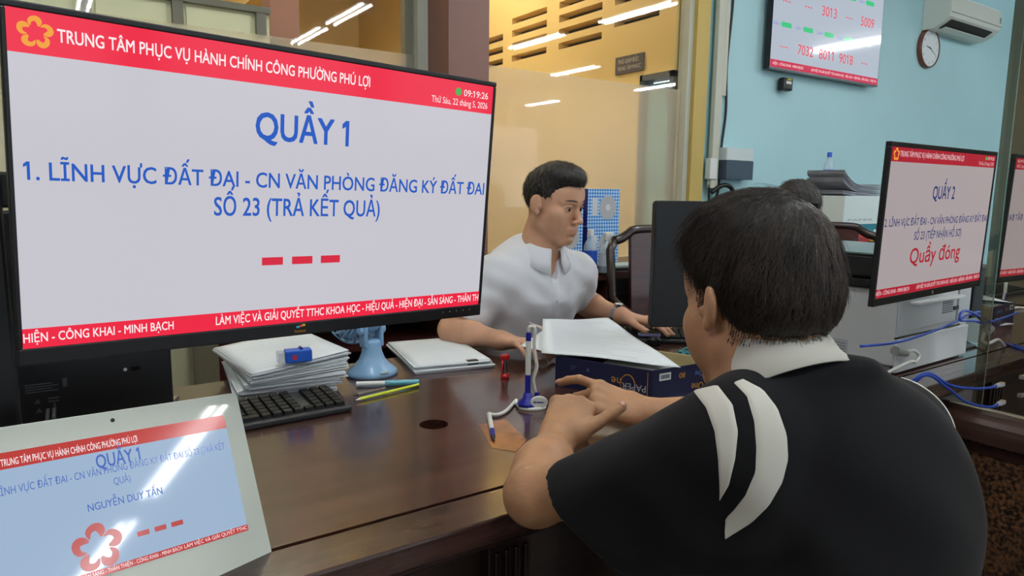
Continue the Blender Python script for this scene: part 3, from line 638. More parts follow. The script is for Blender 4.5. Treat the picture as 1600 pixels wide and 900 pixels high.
# keyboards
def keyboard(label, loc, rz, w, d, rows=6, cols=18):
    t = thing('keyboard', label, 'keyboard', loc, rz)
    pr_ = [(-d / 2, 0.0), (-d / 2, 0.012), (d / 2 - 0.01, 0.026), (d / 2, 0.024), (d / 2, 0.0)]
    vs = [(-w / 2, y, z) for y, z in pr_] + [(w / 2, y, z) for y, z in pr_]; n = len(pr_)
    MB().add(vs, [tuple(range(n)), tuple(range(n, 2 * n))] + [(i, (i + 1) % n, n + (i + 1) % n, n + i) for i in range(n)]).build('body', DARKG, t, bevel=0.003)
    mb = MB(); sl = 0.014 / (d - 0.01); kw = (w - 0.02) / cols; kd = (d - 0.028) / rows
    for r in range(rows):
        c = 0
        while c < cols:
            wd = 1
            if r == 0 and c == 4: wd = 6
            elif c == 0 and r in (1, 2): wd = 2
            if c in (14,) and rows > 5 and r > 0: c += 1; continue
            x0 = -w / 2 + 0.01 + c * kw + 0.001; x1 = x0 + kw * wd - 0.002; y0_ = -d / 2 + 0.012 + r * kd + 0.001; y1_ = y0_ + kd - 0.002
            zb = 0.012 + sl * (y0_ + d / 2); i_ = 0.002
            mb.add([(x0, y0_, zb), (x1, y0_, zb), (x1, y1_, zb + sl * kd), (x0, y1_, zb + sl * kd), (x0 + i_, y0_ + i_, zb + 0.008), (x1 - i_, y0_ + i_, zb + 0.008), (x1 - i_, y1_ - i_, zb + 0.008 + sl * kd), (x0 + i_, y1_ - i_, zb + 0.008 + sl * kd)],
                   [(4, 5, 6, 7), (0, 1, 5, 4), (1, 2, 6, 5), (2, 3, 7, 6), (3, 0, 4, 7)]); c += wd
    mb.build('key_field', mat('key_black', (15, 15, 16), 0.6, spec=0.3), t)
    return t
k1 = keyboard('black keyboard between the tablet and the tall paper stack', (0.335, 1.513, ZT + 0.0005), math.radians(1.5), 0.44, 0.145)
for x in (0.15, 0.158, 0.166): MB().box((x, 0.058, 0.027), (x + 0.003, 0.060, 0.0277)).build('indicator_mark', mat('mark_grey', (150, 150, 150), 0.5), k1)

# piles of documents: every clipped bundle is a thing of its own
def bundle(label, cx, cy, rz, z, h, group, w=0.21, l=0.297, m=PAPER, jit=0.004, n=None, clip=None, curl=0.0, seed=0, wedge=0.0, under=0.0):
    lift = lambda x, z: z * (1 + wedge * x / (w / 2)) + under * (x / (w / 2))
    g = random.Random(seed); t = thing('document_bundle', label, 'documents', (cx, cy, z), rz, group)
    n = n or max(3, int(h / 0.0021)); mb = MB(); th = h / n
    for i in range(n):
        dx, dy, r = g.gauss(0, jit), g.gauss(0, jit), g.gauss(0, 0.012); mb.cur = g.choice((0, 0, 1))
        mb.box((-w / 2 + dx, -l / 2 + dy, i * th), (w / 2 + dx, l / 2 + dy, (i + 1) * th - 0.0002), r, (dx, dy))
    mb.v = [(x, y, lift(x, z)) for x, y, z in mb.v]; mb.build('sheets', [m, PAPERG], t)
    P = []
    for i in range(13):
        P.append([(-w / 2 + w * j / 8, -l / 2 + l * i / 12, lift(-w / 2 + w * j / 8, h) + 0.0006 + 0.0035 * curl * (math.sin(i * 0.6 + j * 0.3) + 1) * (i / 12) + 0.010 * curl * (max(0, j - 5) / 3) ** 2) for j in range(9)])
    MB().grid(P).build('top_sheet', PAPER, t, smooth=True, solid=0.0005)
    tx = MB()
    for i in range(9):
        y = -l / 2 + 0.03 + i * 0.026; x1 = w / 2 - 0.03 - g.random() * 0.05; zt = h + 0.0012 + 0.007 * curl
        tx.add([(xx, yy, lift(xx, h) + 0.0011 + 0.007 * curl) for xx, yy in ((-w / 2 + 0.025, y), (x1, y), (x1, y + 0.002), (-w / 2 + 0.025, y + 0.002))], [(0, 1, 2, 3)])
    if curl == 0: tx.build('print_lines', INK, t)
    if clip:
        x, y = clip; MB().add([(x - 0.016, y - 0.004, -0.002), (x + 0.016, y - 0.004, -0.002), (x + 0.016, y - 0.004, h + 0.003), (x - 0.016, y - 0.004, h + 0.003), (x - 0.016, y + 0.018, h + 0.001), (x + 0.016, y + 0.018, h + 0.001), (x - 0.016, y + 0.018, 0), (x + 0.016, y + 0.018, 0)],
             [(0, 1, 2, 3), (3, 2, 5, 4), (0, 1, 7, 6), (0, 3, 4, 6), (1, 2, 5, 7)]).build('binder_clip', BLACKG, t)
    return t
# tall stack beside the keyboard, thicker towards its right side
cxs, cys = 0.495, 1.802
gp = 'documents stacked beside the keyboard'
hz = 0.0005
for i, (h, lb, dx, dy, dr) in enumerate(((0.011, 'bottom bundle of the tall paper stack, sticking out at left', -0.004, 0.0, -9), (0.013, 'second bundle from the bottom of the tall paper stack', 0.0, -0.004, -6),
        (0.013, 'middle bundle of the tall paper stack by the keyboard', 0.006, -0.006, -4), (0.013, 'second bundle from the top of the tall paper stack', 0.004, -0.008, 0), (0.019, 'top bundle of the tall paper stack, with a blue stamper on it', 0.0, -0.006, 3))):
    bundle(lb, cxs + dx, cys + dy, math.radians(dr), ZT + hz + 0.0012 * i, h, gp, w=0.238, l=0.33, seed=i, jit=0.003, wedge=(0.0, 0.10, 0.16, 0.22, 0.34)[i], under=(0, 0, 0.0013, 0.0034, 0.0063)[i]); hz += h + 0.0018
ZS = ZT + hz + 0.006
# blue self inking stamper on top
c0 = (on_z(430, 566, ZS) + on_z(490, 558, ZS)) / 2
s_ = thing('stamper', 'blue self-inking stamper lying on the tall paper stack', 'stamp', (c0[0] - 0.003, c0[1] - 0.02, ZS + 0.0005), math.radians(-8))
MB().box((-0.026, -0.016, 0), (0.036, 0.016, 0.030)).build('body', BLUEB, s_, bevel=0.003)
MB().box((-0.044, -0.014, 0.002), (-0.0265, 0.014, 0.027)).build('clear_foot', mat('clear_plastic', (210, 214, 222), 0.15, alpha=0.55), s_, bevel=0.002)
MB().box((-0.010, -0.017, 0.008), (0.0, -0.0162, 0.019)).build('red_mark', mat('mark_red', (190, 40, 60), 0.5), s_)
MB().box((0.0362, -0.012, 0.006), (0.0368, 0.012, 0.024)).build('label_plate', OFFW, s_)
MB().tube([(0.012, -0.008, 0.031), (0.012, 0.012, 0.031)], 0.004, 10).build('release_button', BLUEPL, s_)

# desk fan, facing away
FANB = mat('fan_blue', (132, 172, 208), 0.3, coat=0.2)
fb = on_z(590, 592, ZT); fn = thing('desk_fan', 'small light blue desk fan facing away, under the monitor edge', 'fan', (fb[0] + 0.008, fb[1] + 0.055, ZT + 0.0005), math.radians(8))
MB().lathe([(0.070, 0), (0.071, 0.006), (0.066, 0.014), (0.050, 0.026), (0.036, 0.042), (0.028, 0.062), (0.025, 0.085), (0.022, 0.095), (0.008, 0.098)], (0, 0, 0), 32, 1.0, 0.9).build('base', FANB, fn, smooth=True)
for sx in (-1, 1): MB().box((sx * 0.024 - 0.006, -0.016, 0.075), (sx * 0.024 + 0.006, 0.016, 0.135)).build('fork', FANB, fn, bevel=0.005)
for sx in (-1, 1): MB().lathe([(0.013, 0.030), (0.013, 0.036), (0.010, 0.039)] if sx > 0 else [(0.010, -0.039), (0.013, -0.036), (0.013, -0.030)], (0, 0, 0.122), 18, axis='x').build('pivot_knob', FANB, fn)
FZ, FY, FR = 0.148, 0.045, 0.090; tl = math.radians(14)
def fpt(r, a, d): # fan axis points away (+y) and tilts up
    x, y, z = r * math.cos(a), d, r * math.sin(a); return (x, FY - 0.045 + y * math.cos(tl) - z * math.sin(tl), FZ + y * math.sin(tl) + z * math.cos(tl))
MB().tube([fpt(0, 0, -0.02), fpt(0, 0, -0.01), fpt(0, 0, 0.03), fpt(0, 0, 0.035)], [0.02, 0.030, 0.034, 0.02], 20).build('motor_housing', FANB, fn, smooth=True)
cg = MB()
for k in range(24):
    a = 2 * PI * k / 24; cg.tube([fpt(0.030, a, 0.022), fpt(0.048, a + 0.16, 0.022), fpt(0.066, a + 0.36, 0.028), fpt(0.082, a + 0.55, 0.040), fpt(FR, a + 0.62, 0.055)], 0.0028, 6)
for r, d in ((0.048, 0.0225), (0.072, 0.032)): cg.tube([fpt(r, 2 * PI * k / 40, d) for k in range(41)], 0.0017, 6, cap=False)
cg.build('rear_guard', FANB, fn, smooth=True)
rg = MB(); ring = []
for k in range(49):
    a = 2 * PI * k / 48; ring.append([fpt(FR, a, 0.052), fpt(FR + 0.003, a, 0.052), fpt(FR + 0.003, a, 0.074), fpt(FR, a, 0.074), fpt(FR, a, 0.052)])
rg.grid(ring).build('guard_ring', FANB, fn)
for k in range(3):
    b = []
    for i in range(6):
        r = 0.02 + 0.066 * i / 5; w_ = 0.35 + 0.35 * math.sin(PI * i / 5 * 0.8)
        b.append([fpt(r, 2 * PI * k / 3 + w_ * (j / 4 - 0.5) * 1.5, 0.055 + 0.014 * (j / 4 - 0.5)) for j in range(5)])
    MB().grid(b).build('blade', mat('blade_blue', (150, 180, 206), 0.3), fn, smooth=True, solid=0.0015)
fg = MB()
for k in range(30):
    a = 2 * PI * k / 30; fg.tube([fpt(0.022, a, 0.090), fpt(0.060, a, 0.088), fpt(FR, a, 0.074)], 0.0017, 6)
fg.tube([fpt(0, 0, 0.086), fpt(0, 0, 0.094)], 0.024, 18); fg.build('front_guard', FANB, fn)
MB().box((-0.012, -0.0655, 0.0135), (0.012, -0.060, 0.017)).build('switch', OFFW, fn)

# pens in front of the fan
a_, b_ = on_z(557, 600, ZT + .008), on_z(655, 597, ZT + .008); pen('marker_pen', 'white and cyan marker pen lying before the blue fan', a_, b_, 0.0065, WHITEPL, DARKG, CYAN, 0.55)
a_, b_ = on_z(654, 601, ZT + .006), on_z(556, 625, ZT + .006); pen('pencil', 'yellow pencil lying in front of the blue fan', a_, b_, 0.0038, YEL, WHITEPL)
a_, b_ = on_z(602, 607, ZT + .006), on_z(552, 618, ZT + .006); pen('ballpoint_pen', 'clear pen beneath the yellow pencil by the fan', a_, b_, 0.004, mat('clear_grey', (120, 108, 104), 0.2), DARKG)

# second pile, with a binder clip
A, Bp, Cp, Dp = on_z(688, 521, .765), on_z(776, 570, .765), on_z(666, 588, .752), on_z(612, 537, .765)
cc = (A + Bp + Cp + Dp) / 4; an = math.atan2(*(Bp - Cp)[[1, 0]])
gp2 = 'documents piled beside the fan'
bundle('lower bundle of the flat paper pile between fan and stapler', cc[0] + 0.004, cc[1] - 0.01, an - 0.03, ZT + 0.0005, 0.007, gp2, w=0.230, l=0.335, seed=11)
bundle('upper bundle of the flat paper pile, held by a black clip', cc[0], cc[1] + 0.004, an, ZT + 0.0095, 0.009, gp2, w=0.222, l=0.325, seed=12, clip=(0.056, -0.159))
P0 = on_z(783, 566, .762)

# small red stapler standing on end
p_ = on_z(789, 590, ZT); s_ = thing('stapler', 'small red and chrome stapler standing on end by the papers', 'stapler', (p_[0], p_[1], ZT + 0.0005), math.radians(20))
REDP = mat('red_plastic', (176, 28, 34), 0.25, coat=0.4)
MB().lathe([(0.0135, 0), (0.014, 0.003), (0.013, 0.010), (0.010, 0.012)], (0, 0, 0), 20, 1.0, 0.8).build('foot', REDP, s_, smooth=True)
MB().box((-0.009, -0.006, 0.010), (0.004, 0.006, 0.050)).build('magazine', CHROME, s_, bevel=0.002)
MB().tube([(0.006, 0, 0.010), (0.010, 0, 0.02), (0.006, 0, 0.032), (0.008, 0, 0.046)], 0.003, 10).build('spring_arm', CHROME, s_, smooth=True)
MB().tube([(-0.011, 0, 0.012), (-0.0135, 0, 0.03), (-0.011, 0, 0.052)], 0.003, 8).build('handle', REDP, s_, smooth=True)
MB().box((-0.014, -0.009, 0.048), (0.011, 0.009, 0.064)).build('head', REDP, s_, bevel=0.004)

# counter pen on its stand, with cord
pb = on_z(839, 641, ZT); PX, PY = pb[0], pb[1] + 0.02
ps_ = thing('pen_stand', 'blue and white counter pen stand with white pen cord', 'pen stand', (PX, PY, ZT + 0.0005), math.radians(-34.4))
BLP = mat('royal_blue_plastic', (24, 30, 140), 0.3)
MB().lathe([(0.033, 0), (0.034, 0.004), (0.030, 0.007)], (0, 0, 0), 32, 1.0, 0.75).build('base', WHITEPL, ps_, smooth=False)
MB().lathe([(0.027, 0.007), (0.022, 0.013), (0.012, 0.022), (0.009, 0.035)], (-0.010, 0.004, 0), 24).build('cone', BLP, ps_, smooth=True)
md_ = MB(); md_.lathe([(0.020, 0), (0.0205, 0.003), (0.018, 0.005)], (0.016, -0.012, 0.018), 28, 1.0, 0.72, axis='y'); md_.build('medallion', WHITEPL, ps_)
MB().tube([(0.012, 0.012, 0.006), (0.012, 0.012, 0.034)], 0.006, 12).build('post', BLP, ps_)
MB().box((0.004, -0.0178, 0.0165), (0.008, -0.0172, 0.0205)).box((0.010, -0.0178, 0.0172), (0.026, -0.0172, 0.0195)).build('maker_print', BLP, ps_)
MB().tube([(-0.010, 0.004, 0.030), (-0.010, 0.004, 0.078)], 0.0068, 14).build('holder', BLP, ps_)
MB().tube([(-0.010, 0.004, 0.078), (-0.010, 0.004, 0.158)], 0.0066, 14).build('pen_barrel', WHITEPL, ps_)
MB().tube([(-0.010, 0.004, 0.158), (-0.010, 0.004, 0.176), (-0.010, 0.004, 0.178)], [0.0066, 0.0060, 0.004], 14).build('pen_end', BLP, ps_)
def spline(pts, n=8):
    pts = [np.array(p, float) for p in pts]; out = []
    for i in range(len(pts) - 1):
        p0, p1, p2, p3 = pts[max(i - 1, 0)], pts[i], pts[i + 1], pts[min(i + 2, len(pts) - 1)]
        for k in range(n):
            t = k / n; out.append(0.5 * (2 * p1 + (p2 - p0) * t + (2 * p0 - 5 * p1 + 4 * p2 - p3) * t * t + (3 * p1 - p0 - 3 * p2 + p3) * t ** 3))
    out.append(pts[-1]); return out
CORD = mat('cord_white', (222, 222, 214), 0.45)
MB().tube(spline([(-0.010, 0.004, 0.178), (-0.009, 0.004, 0.188), (-0.002, 0.004, 0.191), (0.004, 0.004, 0.184), (0.003, 0.006, 0.150), (0.006, 0.006, 0.12), (0.010, 0.008, 0.095), (0.003, 0.010, 0.065), (0.008, 0.012, 0.034)]), 0.0042, 10).build('upper_cord', CORD, ps_, smooth=True)
q1_, q2_, q3_, q4_, q5_ = [on_z(x, y, ZT + .005) for x, y in ((818, 634), (806, 626), (792, 641), (778, 648), (764, 647))]
MB().tube(spline([(PX - 0.03, PY + 0.01, ZT + .006), q1_ + [0, .03, 0], q2_, q3_, q4_, q5_]), 0.0042, 10).build('lower_cord', CORD, ps_, smooth=True, world=True)
t1_, t2_ = on_z(764, 647, ZT + .006), on_z(772, 689, ZT + .004); mid = t1_ + (t2_ - t1_) * 0.62
pn = thing('counter_pen', 'white and blue pen at the loose end of the white cord', 'pen', t1_)
MB().tube([(0, 0, 0), tuple(mid - t1_)], 0.0052, 12).build('barrel', WHITEPL, pn); d_ = (t2_ - t1_)
MB().tube([tuple(mid - t1_), tuple(d_ * 0.85)], [0.0056, 0.0046], 12).build('grip', BLP, pn); MB().tube([tuple(d_ * 0.85), tuple(d_)], [0.004, 0.0012], 12).build('tip', DARKG, pn)
# worn clear film stuck to the counter
fl = [on_z(x, y, ZT) for x, y in ((748, 664), (790, 655), (823, 688), (806, 706), (768, 700))]
FILM = mat('brown_film', (150, 92, 48), 0.22, noise=0.25, nscale=30, coat=0.3)
fo = MB().plate([tuple(p) for p in fl], (0, 0, 0.0006)).build('film_patch', FILM, None); tag(fo, 'worn brown see-through film patch stuck on the counter under the pen', 'sticker')

# carton full of papers
bl = np.array([1.073, 1.365]); bc = np.array([1.176, 1.124]); e1 = (bc - bl); L1 = np.linalg.norm(e1); e1 /= L1
L2 = 0.235; HB = 0.080; rzb = math.atan2(e1[1], e1[0]); SHX, SHY = math.cos(math.radians(63)), math.sin(math.radians(63))   # the open carton stands askew
e2 = np.array([e1[0] * SHX - e1[1] * SHY, e1[1] * SHX + e1[0] * SHY])
NAVY = mat('navy_carton', (26, 30, 62), 0.35, noise=0.12, nscale=5); KRAFT = mat('kraft_carton', (172, 156, 112), 0.8, noise=0.05, nscale=8)
cb = thing('paper_carton', 'open navy carton holding papers, standing by the clasped hands', 'box', (bl[0], bl[1], ZT + 0.0005), rzb)
# local: x along the long face (0..L1), y away (0..L2)
t_ = 0.004
MB().box((0, 0, 0), (L1, t_, HB)).build('front_wall', NAVY, cb); MB().box((L1 - t_, t_, 0), (L1, L2, HB)).build('side_wall', NAVY, cb)
MB().box((0, L2 - t_, 0), (L1 - t_, L2, HB)).build('rear_wall', KRAFT, cb); MB().box((0, t_, 0), (t_, L2 - t_, HB)).build('side_wall', NAVY, cb)
MB().box((t_, t_, 0), (L1 - t_, L2 - t_, 0.003)).build('bottom', KRAFT, cb)
MB().box((t_, L2 - t_ - 0.003, 0.003), (L1 - t_, L2 - t_ - 0.0002, HB - 0.001)).build('lining', KRAFT, cb); MB().box((L1 - t_ - 0.003, t_, 0.003), (L1 - t_ - 0.0002, L2 - 0.008, HB - 0.001)).build('lining', KRAFT, cb)
MB().box((0.09, L2 - t_ - 0.0045, 0.003), (0.0915, L2 - t_ - 0.003, HB - 0.001)).build('flap_joint', mat('kraft_dark', (110, 96, 64), 0.8), cb)
GOLDP = mat('gold_print', (206, 148, 52), 0.4); WHP = mat('white_print', (214, 216, 224), 0.5); BLPR = mat('light_blue_print', (90, 130, 180), 0.5)
# print on the long face is upside down
def up(x, z, s, m, h, w=None, bold=0.0): return text(s, cb, m, x, z, w, h, y=0, bold=bold, place=lambda X, Z: np.stack([2 * x - X, np.full(len(X), -0.0006), 2 * z - Z], 1), name='printed_word')
up(0.247, 0.040, 'PAPER', WHP, 0.016, 0.062, 0.01); up(0.183, 0.050, 'ne', GOLDP, 0.020, 0.026)
cr = MB(); R_ = []
for k in range(41):
    a = 2 * PI * k / 40; R_.append([(0.2 + r_ * math.cos(a) * 1.0, -0.0006, 0.036 + r_ * 1.35 * math.sin(a)) for r_ in (0.0175, 0.0195 + 0.0008 * math.cos(a))])
cr.grid(R_).build('gold_ring', GOLDP, cb)
MB().box((0.17, -0.0006, 0.0205), (0.25, -0.0002, 0.0212)).build('print_rule', mat('rule_blue', (70, 80, 130), 0.5), cb)
pf = MB()
for i in range(3): pf.box((0.045, -0.0006, 0.060 - i * 0.004), (0.062 - 0.004 * i, -0.0002, 0.0612 - i * 0.004))
pf.box((0.090, -0.0006, 0.052), (0.096, -0.0002, 0.060)); pf.build('small_print', mat('print_grey', (86, 90, 112), 0.5), cb)
MB().box((L1 - 0.012, -0.0006, 0.004), (L1 - 0.0108, -0.0002, HB - 0.006)).build('corner_rule', GOLDP, cb)
# end face print (local x = L1 plane), upside down too
def up2(y, z, s, m, h, w=None, bold=0.0): return text(s, cb, m, y, z, w, h, y=0, bold=bold, place=lambda X, Z: np.stack([np.full(len(X), L1 + 0.0006), 2 * y - X, 2 * z - Z], 1), name='printed_word')
MB().box((L1, 0.022, 0.052), (L1 + 0.0006, 0.058, 0.070)).build('barcode_label', WHITEPL, cb)
bcm = MB(); yy = 0.026
for i in range(14): w_ = rng.uniform(0.0006, 0.0016); bcm.box((L1 + 0.0006, yy, 0.056), (L1 + 0.0009, yy + w_, 0.066)); yy += w_ + 0.0009
bcm.build('barcode', INKD, cb)
up2(0.105, 0.064, '80', GOLDP, 0.013, 0.02); up2(0.200, 0.062, 'PaperOne', BLPR, 0.014, 0.062); up2(0.168, 0.032, 'One', GOLDP, 0.018, 0.04); up2(0.212, 0.032, 'Paper', WHP, 0.014, 0.036)
for o in list(COL.objects):
    if o.parent == cb:
        for v in o.data.vertices: v.co.x, v.co.y = v.co.x + v.co.y * SHX, v.co.y * SHY
# sheets lying in and over the carton
def sheet(label, corners, lift, m=PAPER, n=14, seed=0, print_=True, wav=0.0018):
    c = [np.array(q, float) for q in corners]; t = thing('document_sheet', label, 'paper', c[0], 0, 'loose sheets over the carton'); P = []; Q = []
    for i in range(n):
        u = i / (n - 1); r = []
        for j in range(n):
            v = j / (n - 1); p = (c[0] * (1 - v) + c[1] * v) * (1 - u) + (c[3] * (1 - v) + c[2] * v) * u
            p = p + np.array([0, 0, lift(u, v) + wav * (math.sin(u * 9 + seed) + math.sin(v * 7 + u * 4 + seed))]); r.append(p - c[0])
        P.append(r)
    P = np.array(P); MB().grid(P).build('page', m, t, smooth=True, solid=0.0006)
    if print_:
        g = random.Random(seed)
        mb = MB()
        def at(u, v):
            x, y = u * (n - 1), v * (n - 1); i, j = min(int(x), n - 2), min(int(y), n - 2); a, b = x - i, y - j
            return (P[i, j] * (1 - a) + P[i + 1, j] * a) * (1 - b) + (P[i, j + 1] * (1 - a) + P[i + 1, j + 1] * a) * b + [0, 0, 0.0009]
        for k in range(22):
            u = 0.08 + k * 0.04; v0, v1 = 0.1, 0.55 + 0.35 * g.random(); row = []
            for s in range(9): v = v0 + (v1 - v0) * s / 8; row.append([at(u, v), at(u + 0.007, v)])
            mb.grid(row)
        mb.build('print_lines', INK, t)
    return t
S1, S2, S3, S4 = on_z(848, 500, .856), on_z(950, 498, .848), on_z(1064, 573, .836), on_z(846, 550, .838)
sheet('large white form sheet lying right across the navy carton', [S1, S2, S3, S4], lambda u, v: 0.005 * math.sin(u * 3.1) * (1 - v), seed=1, n=18)
sheet('white sheet under the large form, its left tip reaching past the pen', [on_z(812, 541, .832), on_z(852, 514, .842), on_z(985, 560, .829), on_z(872, 555, .830)], lambda u, v: 0.002 * math.sin(u * 3.0), seed=2, print_=False, wav=0.0006)
sheet('folded paper strip standing up beside the clerk’s hand', [on_z(826, 503, .84), on_z(852, 512, .845), on_z(858, 522, .842), on_z(838, 512, .838)], lambda u, v: 0.004 * u, m=mat('pink_paper', (222, 200, 190), 0.7), seed=3, print_=False, wav=0.0004)
for i in range(3):
    z_ = 0.052 + i * 0.007
    bundle(('lowest', 'middle', 'uppermost')[i] + ' bundle of papers lying inside the navy carton', bl[0] + e1[0] * 0.131 + e2[0] * 0.118, bl[1] + e1[1] * 0.131 + e2[1] * 0.118, rzb + PI / 2, ZT + (0.0045, 0.026, 0.05)[i], (0.02, 0.022, 0.018)[i], 'paper bundles in the carton', w=0.10, l=0.15, seed=30 + i, jit=0.001)
# small note sheet under the forearm
nt_s = [on_z(x, y, ZT + .0008) for x, y in ((1050, 616), (1078, 603), (1092, 618), (1062, 628))]
tag(MB().plate([tuple(p) for p in nt_s], (0, 0, 0.0012)).build('note_sheet', PAPER), 'small white note lying between the forearm and the carton', 'paper')

# clerk's side: keyboard, pen case, phone, dark monitor
k2 = keyboard('black keyboard under the clerk’s hand behind the carton', (1.765, 1.600, ZT + 0.0005), math.radians(-40), 0.38, 0.14)
o = thing('mobile_phone', 'violet phone leaning on the black keyboard', 'phone', on_z(1012, 523, .80), math.radians(-40))
MB().box((-0.03, -0.012, -0.004), (0.04, 0.014, 0.004)).build('casing', mat('violet_plastic', (120, 112, 158), 0.3), o, bevel=0.003); MB().box((-0.027, -0.010, 0.004), (0.037, 0.012, 0.0046)).build('screen', BLACKG, o)
o = thing('phone_stand', 'small black phone stand on the keyboard edge', 'stand', on_z(1022, 530, .768), math.radians(-40))
MB().lathe([(0.022, -0.016), (0.022, 0.0), (0.014, 0.012), (0.010, 0.02)], (0, 0, 0), 18).build('base', BLACK, o); MB().box((-0.02, -0.004, 0.015), (0.02, 0.004, 0.028)).build('cradle', BLACK, o, bevel=0.002)
dm = thing('clerk_monitor', 'switched off black monitor between the clerk and the seated man', 'monitor', matrix=frame((1.60, 1.34, 1.040), *ortho((0.86, -0.50, 0.0), (0, 0, 1.0))))
MB().box((-0.155, 0.0, -0.185), (0.330, 0.012, 0.185)).build('bezel', BLACK, dm, bevel=0.003); MB().box((-0.148, -0.0008, -0.175), (0.323, 0.0002, 0.178)).build('screen', mat('dark_screen', (16, 17, 20), 0.35, spec=0.5), dm)
MB().box((-0.155, 0.0122, -0.185), (0.330, 0.04, 0.185)).build('rear_cover', BLACK, dm, bevel=0.01); MB().box((0.09, 0.042, -0.283), (0.15, 0.062, 0.0)).build('stand_neck', BLACK, dm, bevel=0.003)
MB().box((0.04, -0.01, -0.2895), (0.20, 0.10, -0.281)).build('stand_base', BLACK, dm, bevel=0.003)
o_ = [on_z(x, y, ZT + .0006) for x, y in ((1000, 520), (1080, 508), (1080, 500), (1040, 505))]
tag(MB().plate([tuple(p) for p in o_], (0, 0, 0.002)).build('orange_folder', mat('orange_card', (226, 150, 84), 0.6)), 'orange card folder lying behind the dark monitor', 'folder')
p_ = on_z(1086, 545, ZT + .03); o = thing('pouch', 'teal checked pouch just behind the carton', 'pouch', (p_[0], p_[1], ZT + 0.0005), 0.3)
def checker(name, c1, c2, scale):
    m = bpy.data.materials.new(name); m.use_nodes = True; nt = m.node_tree; b = nt.nodes['Principled BSDF']; L = nt.links.new
    tc = nt.nodes.new('ShaderNodeTexCoord'); ck = nt.nodes.new('ShaderNodeTexChecker'); ck.inputs['Scale'].default_value = scale; ck.inputs['Color1'].default_value = (*lin(c1), 1); ck.inputs['Color2'].default_value = (*lin(c2), 1)
    L(tc.outputs['Object'], ck.inputs['Vector']); L(ck.outputs['Color'], b.inputs['Base Color']); b.inputs['Roughness'].default_value = 0.6; return m
MB().box((-0.07, -0.02, 0), (0.07, 0.03, 0.035)).build('body', checker('teal_check', (40, 140, 150), (16, 60, 70), 90), o, bevel=0.012, bseg=4); MB().box((-0.06, 0.004, 0.0345), (0.06, 0.007, 0.037)).build('zip', BLACK, o)

# printer on the counter behind the second monitor
pr_t = thing('printer', 'big white laser printer behind the QUẦY 2 monitor', 'printer', (1.945, 0.945, ZT + 0.0005), math.radians(1))
PRW = mat('printer_white', (196, 199, 200), 0.45); PRG = mat('printer_grey', (150, 154, 160), 0.5)
MB().box((0, 0.008, 0.022), (0.455, 0.42, 0.235)).build('body', PRW, pr_t, bevel=0.006)
MB().box((0.012, 0.02, 0.0), (0.44, 0.40, 0.022)).build('foot_plate', PRG, pr_t)
MB().box((0.004, 0.0, 0.004), (0.452, 0.010, 0.100)).build('paper_drawer', mat('printer_drawer', (212, 213, 214), 0.4), pr_t, bevel=0.004)
MB().box((0.003, 0.003, 0.118), (0.36, 0.0085, 0.228)).build('front_cover', PRW, pr_t, bevel=0.003)
MB().box((0.0, 0.0055, 0.1015), (0.40, 0.0095, 0.1055)).build('drawer_gap', BLACKG, pr_t)
MB().box((0.06, -0.022, 0.195), (0.35, 0.006, 0.203)).build('output_tray', mat('printer_tray', (222, 224, 224), 0.4), pr_t, bevel=0.002)
vg = MB()
for i in range(7): vg.box((0.262, 0.0015, 0.150 + i * 0.007), (0.33, 0.0035, 0.154 + i * 0.007))
vg.build('vent_grille', mat('vent_grey', (112, 112, 112), 0.5), pr_t)
MB().box((0.335, -0.001, 0.155), (0.365, 0.005, 0.166)).build('badge', DARKG, pr_t)
MB().box((0.37, 0.002, 0.118), (0.452, 0.009, 0.228)).build('corner_column', PRW, pr_t, bevel=0.003)
sl_ = MB()
for i in range(2): sl_.box((-0.0008, 0.14 + i * 0.075, 0.020), (0.0, 0.205 + i * 0.075, 0.075))
sl_.build('side_label', mat('label_pale', (170, 174, 180), 0.6), pr_t)
tl_ = MB()
for i in range(2):
    for k in range(5): tl_.box((-0.0012, 0.146 + i * 0.075, 0.030 + k * 0.008), (-0.0008, 0.19 + i * 0.075 - 0.006 * (k % 3), 0.032 + k * 0.008))
tl_.build('label_print', mat('print_dark', (96, 98, 106), 0.6), pr_t)
MB().box((-0.012, 0.01, 0.237), (0.44, 0.42, 0.262)).build('scanner_bed', BLACK, pr_t, bevel=0.004); MB().box((-0.015, 0.03, 0.264), (0.43, 0.42, 0.33)).build('scanner_lid', BLACK, pr_t, bevel=0.008)
MB().box((-0.016, 0.03, 0.330), (0.43, 0.42, 0.336)).build('glass_plate', mat('lid_glass', (96, 116, 112), 0.15), pr_t, bevel=0.002)

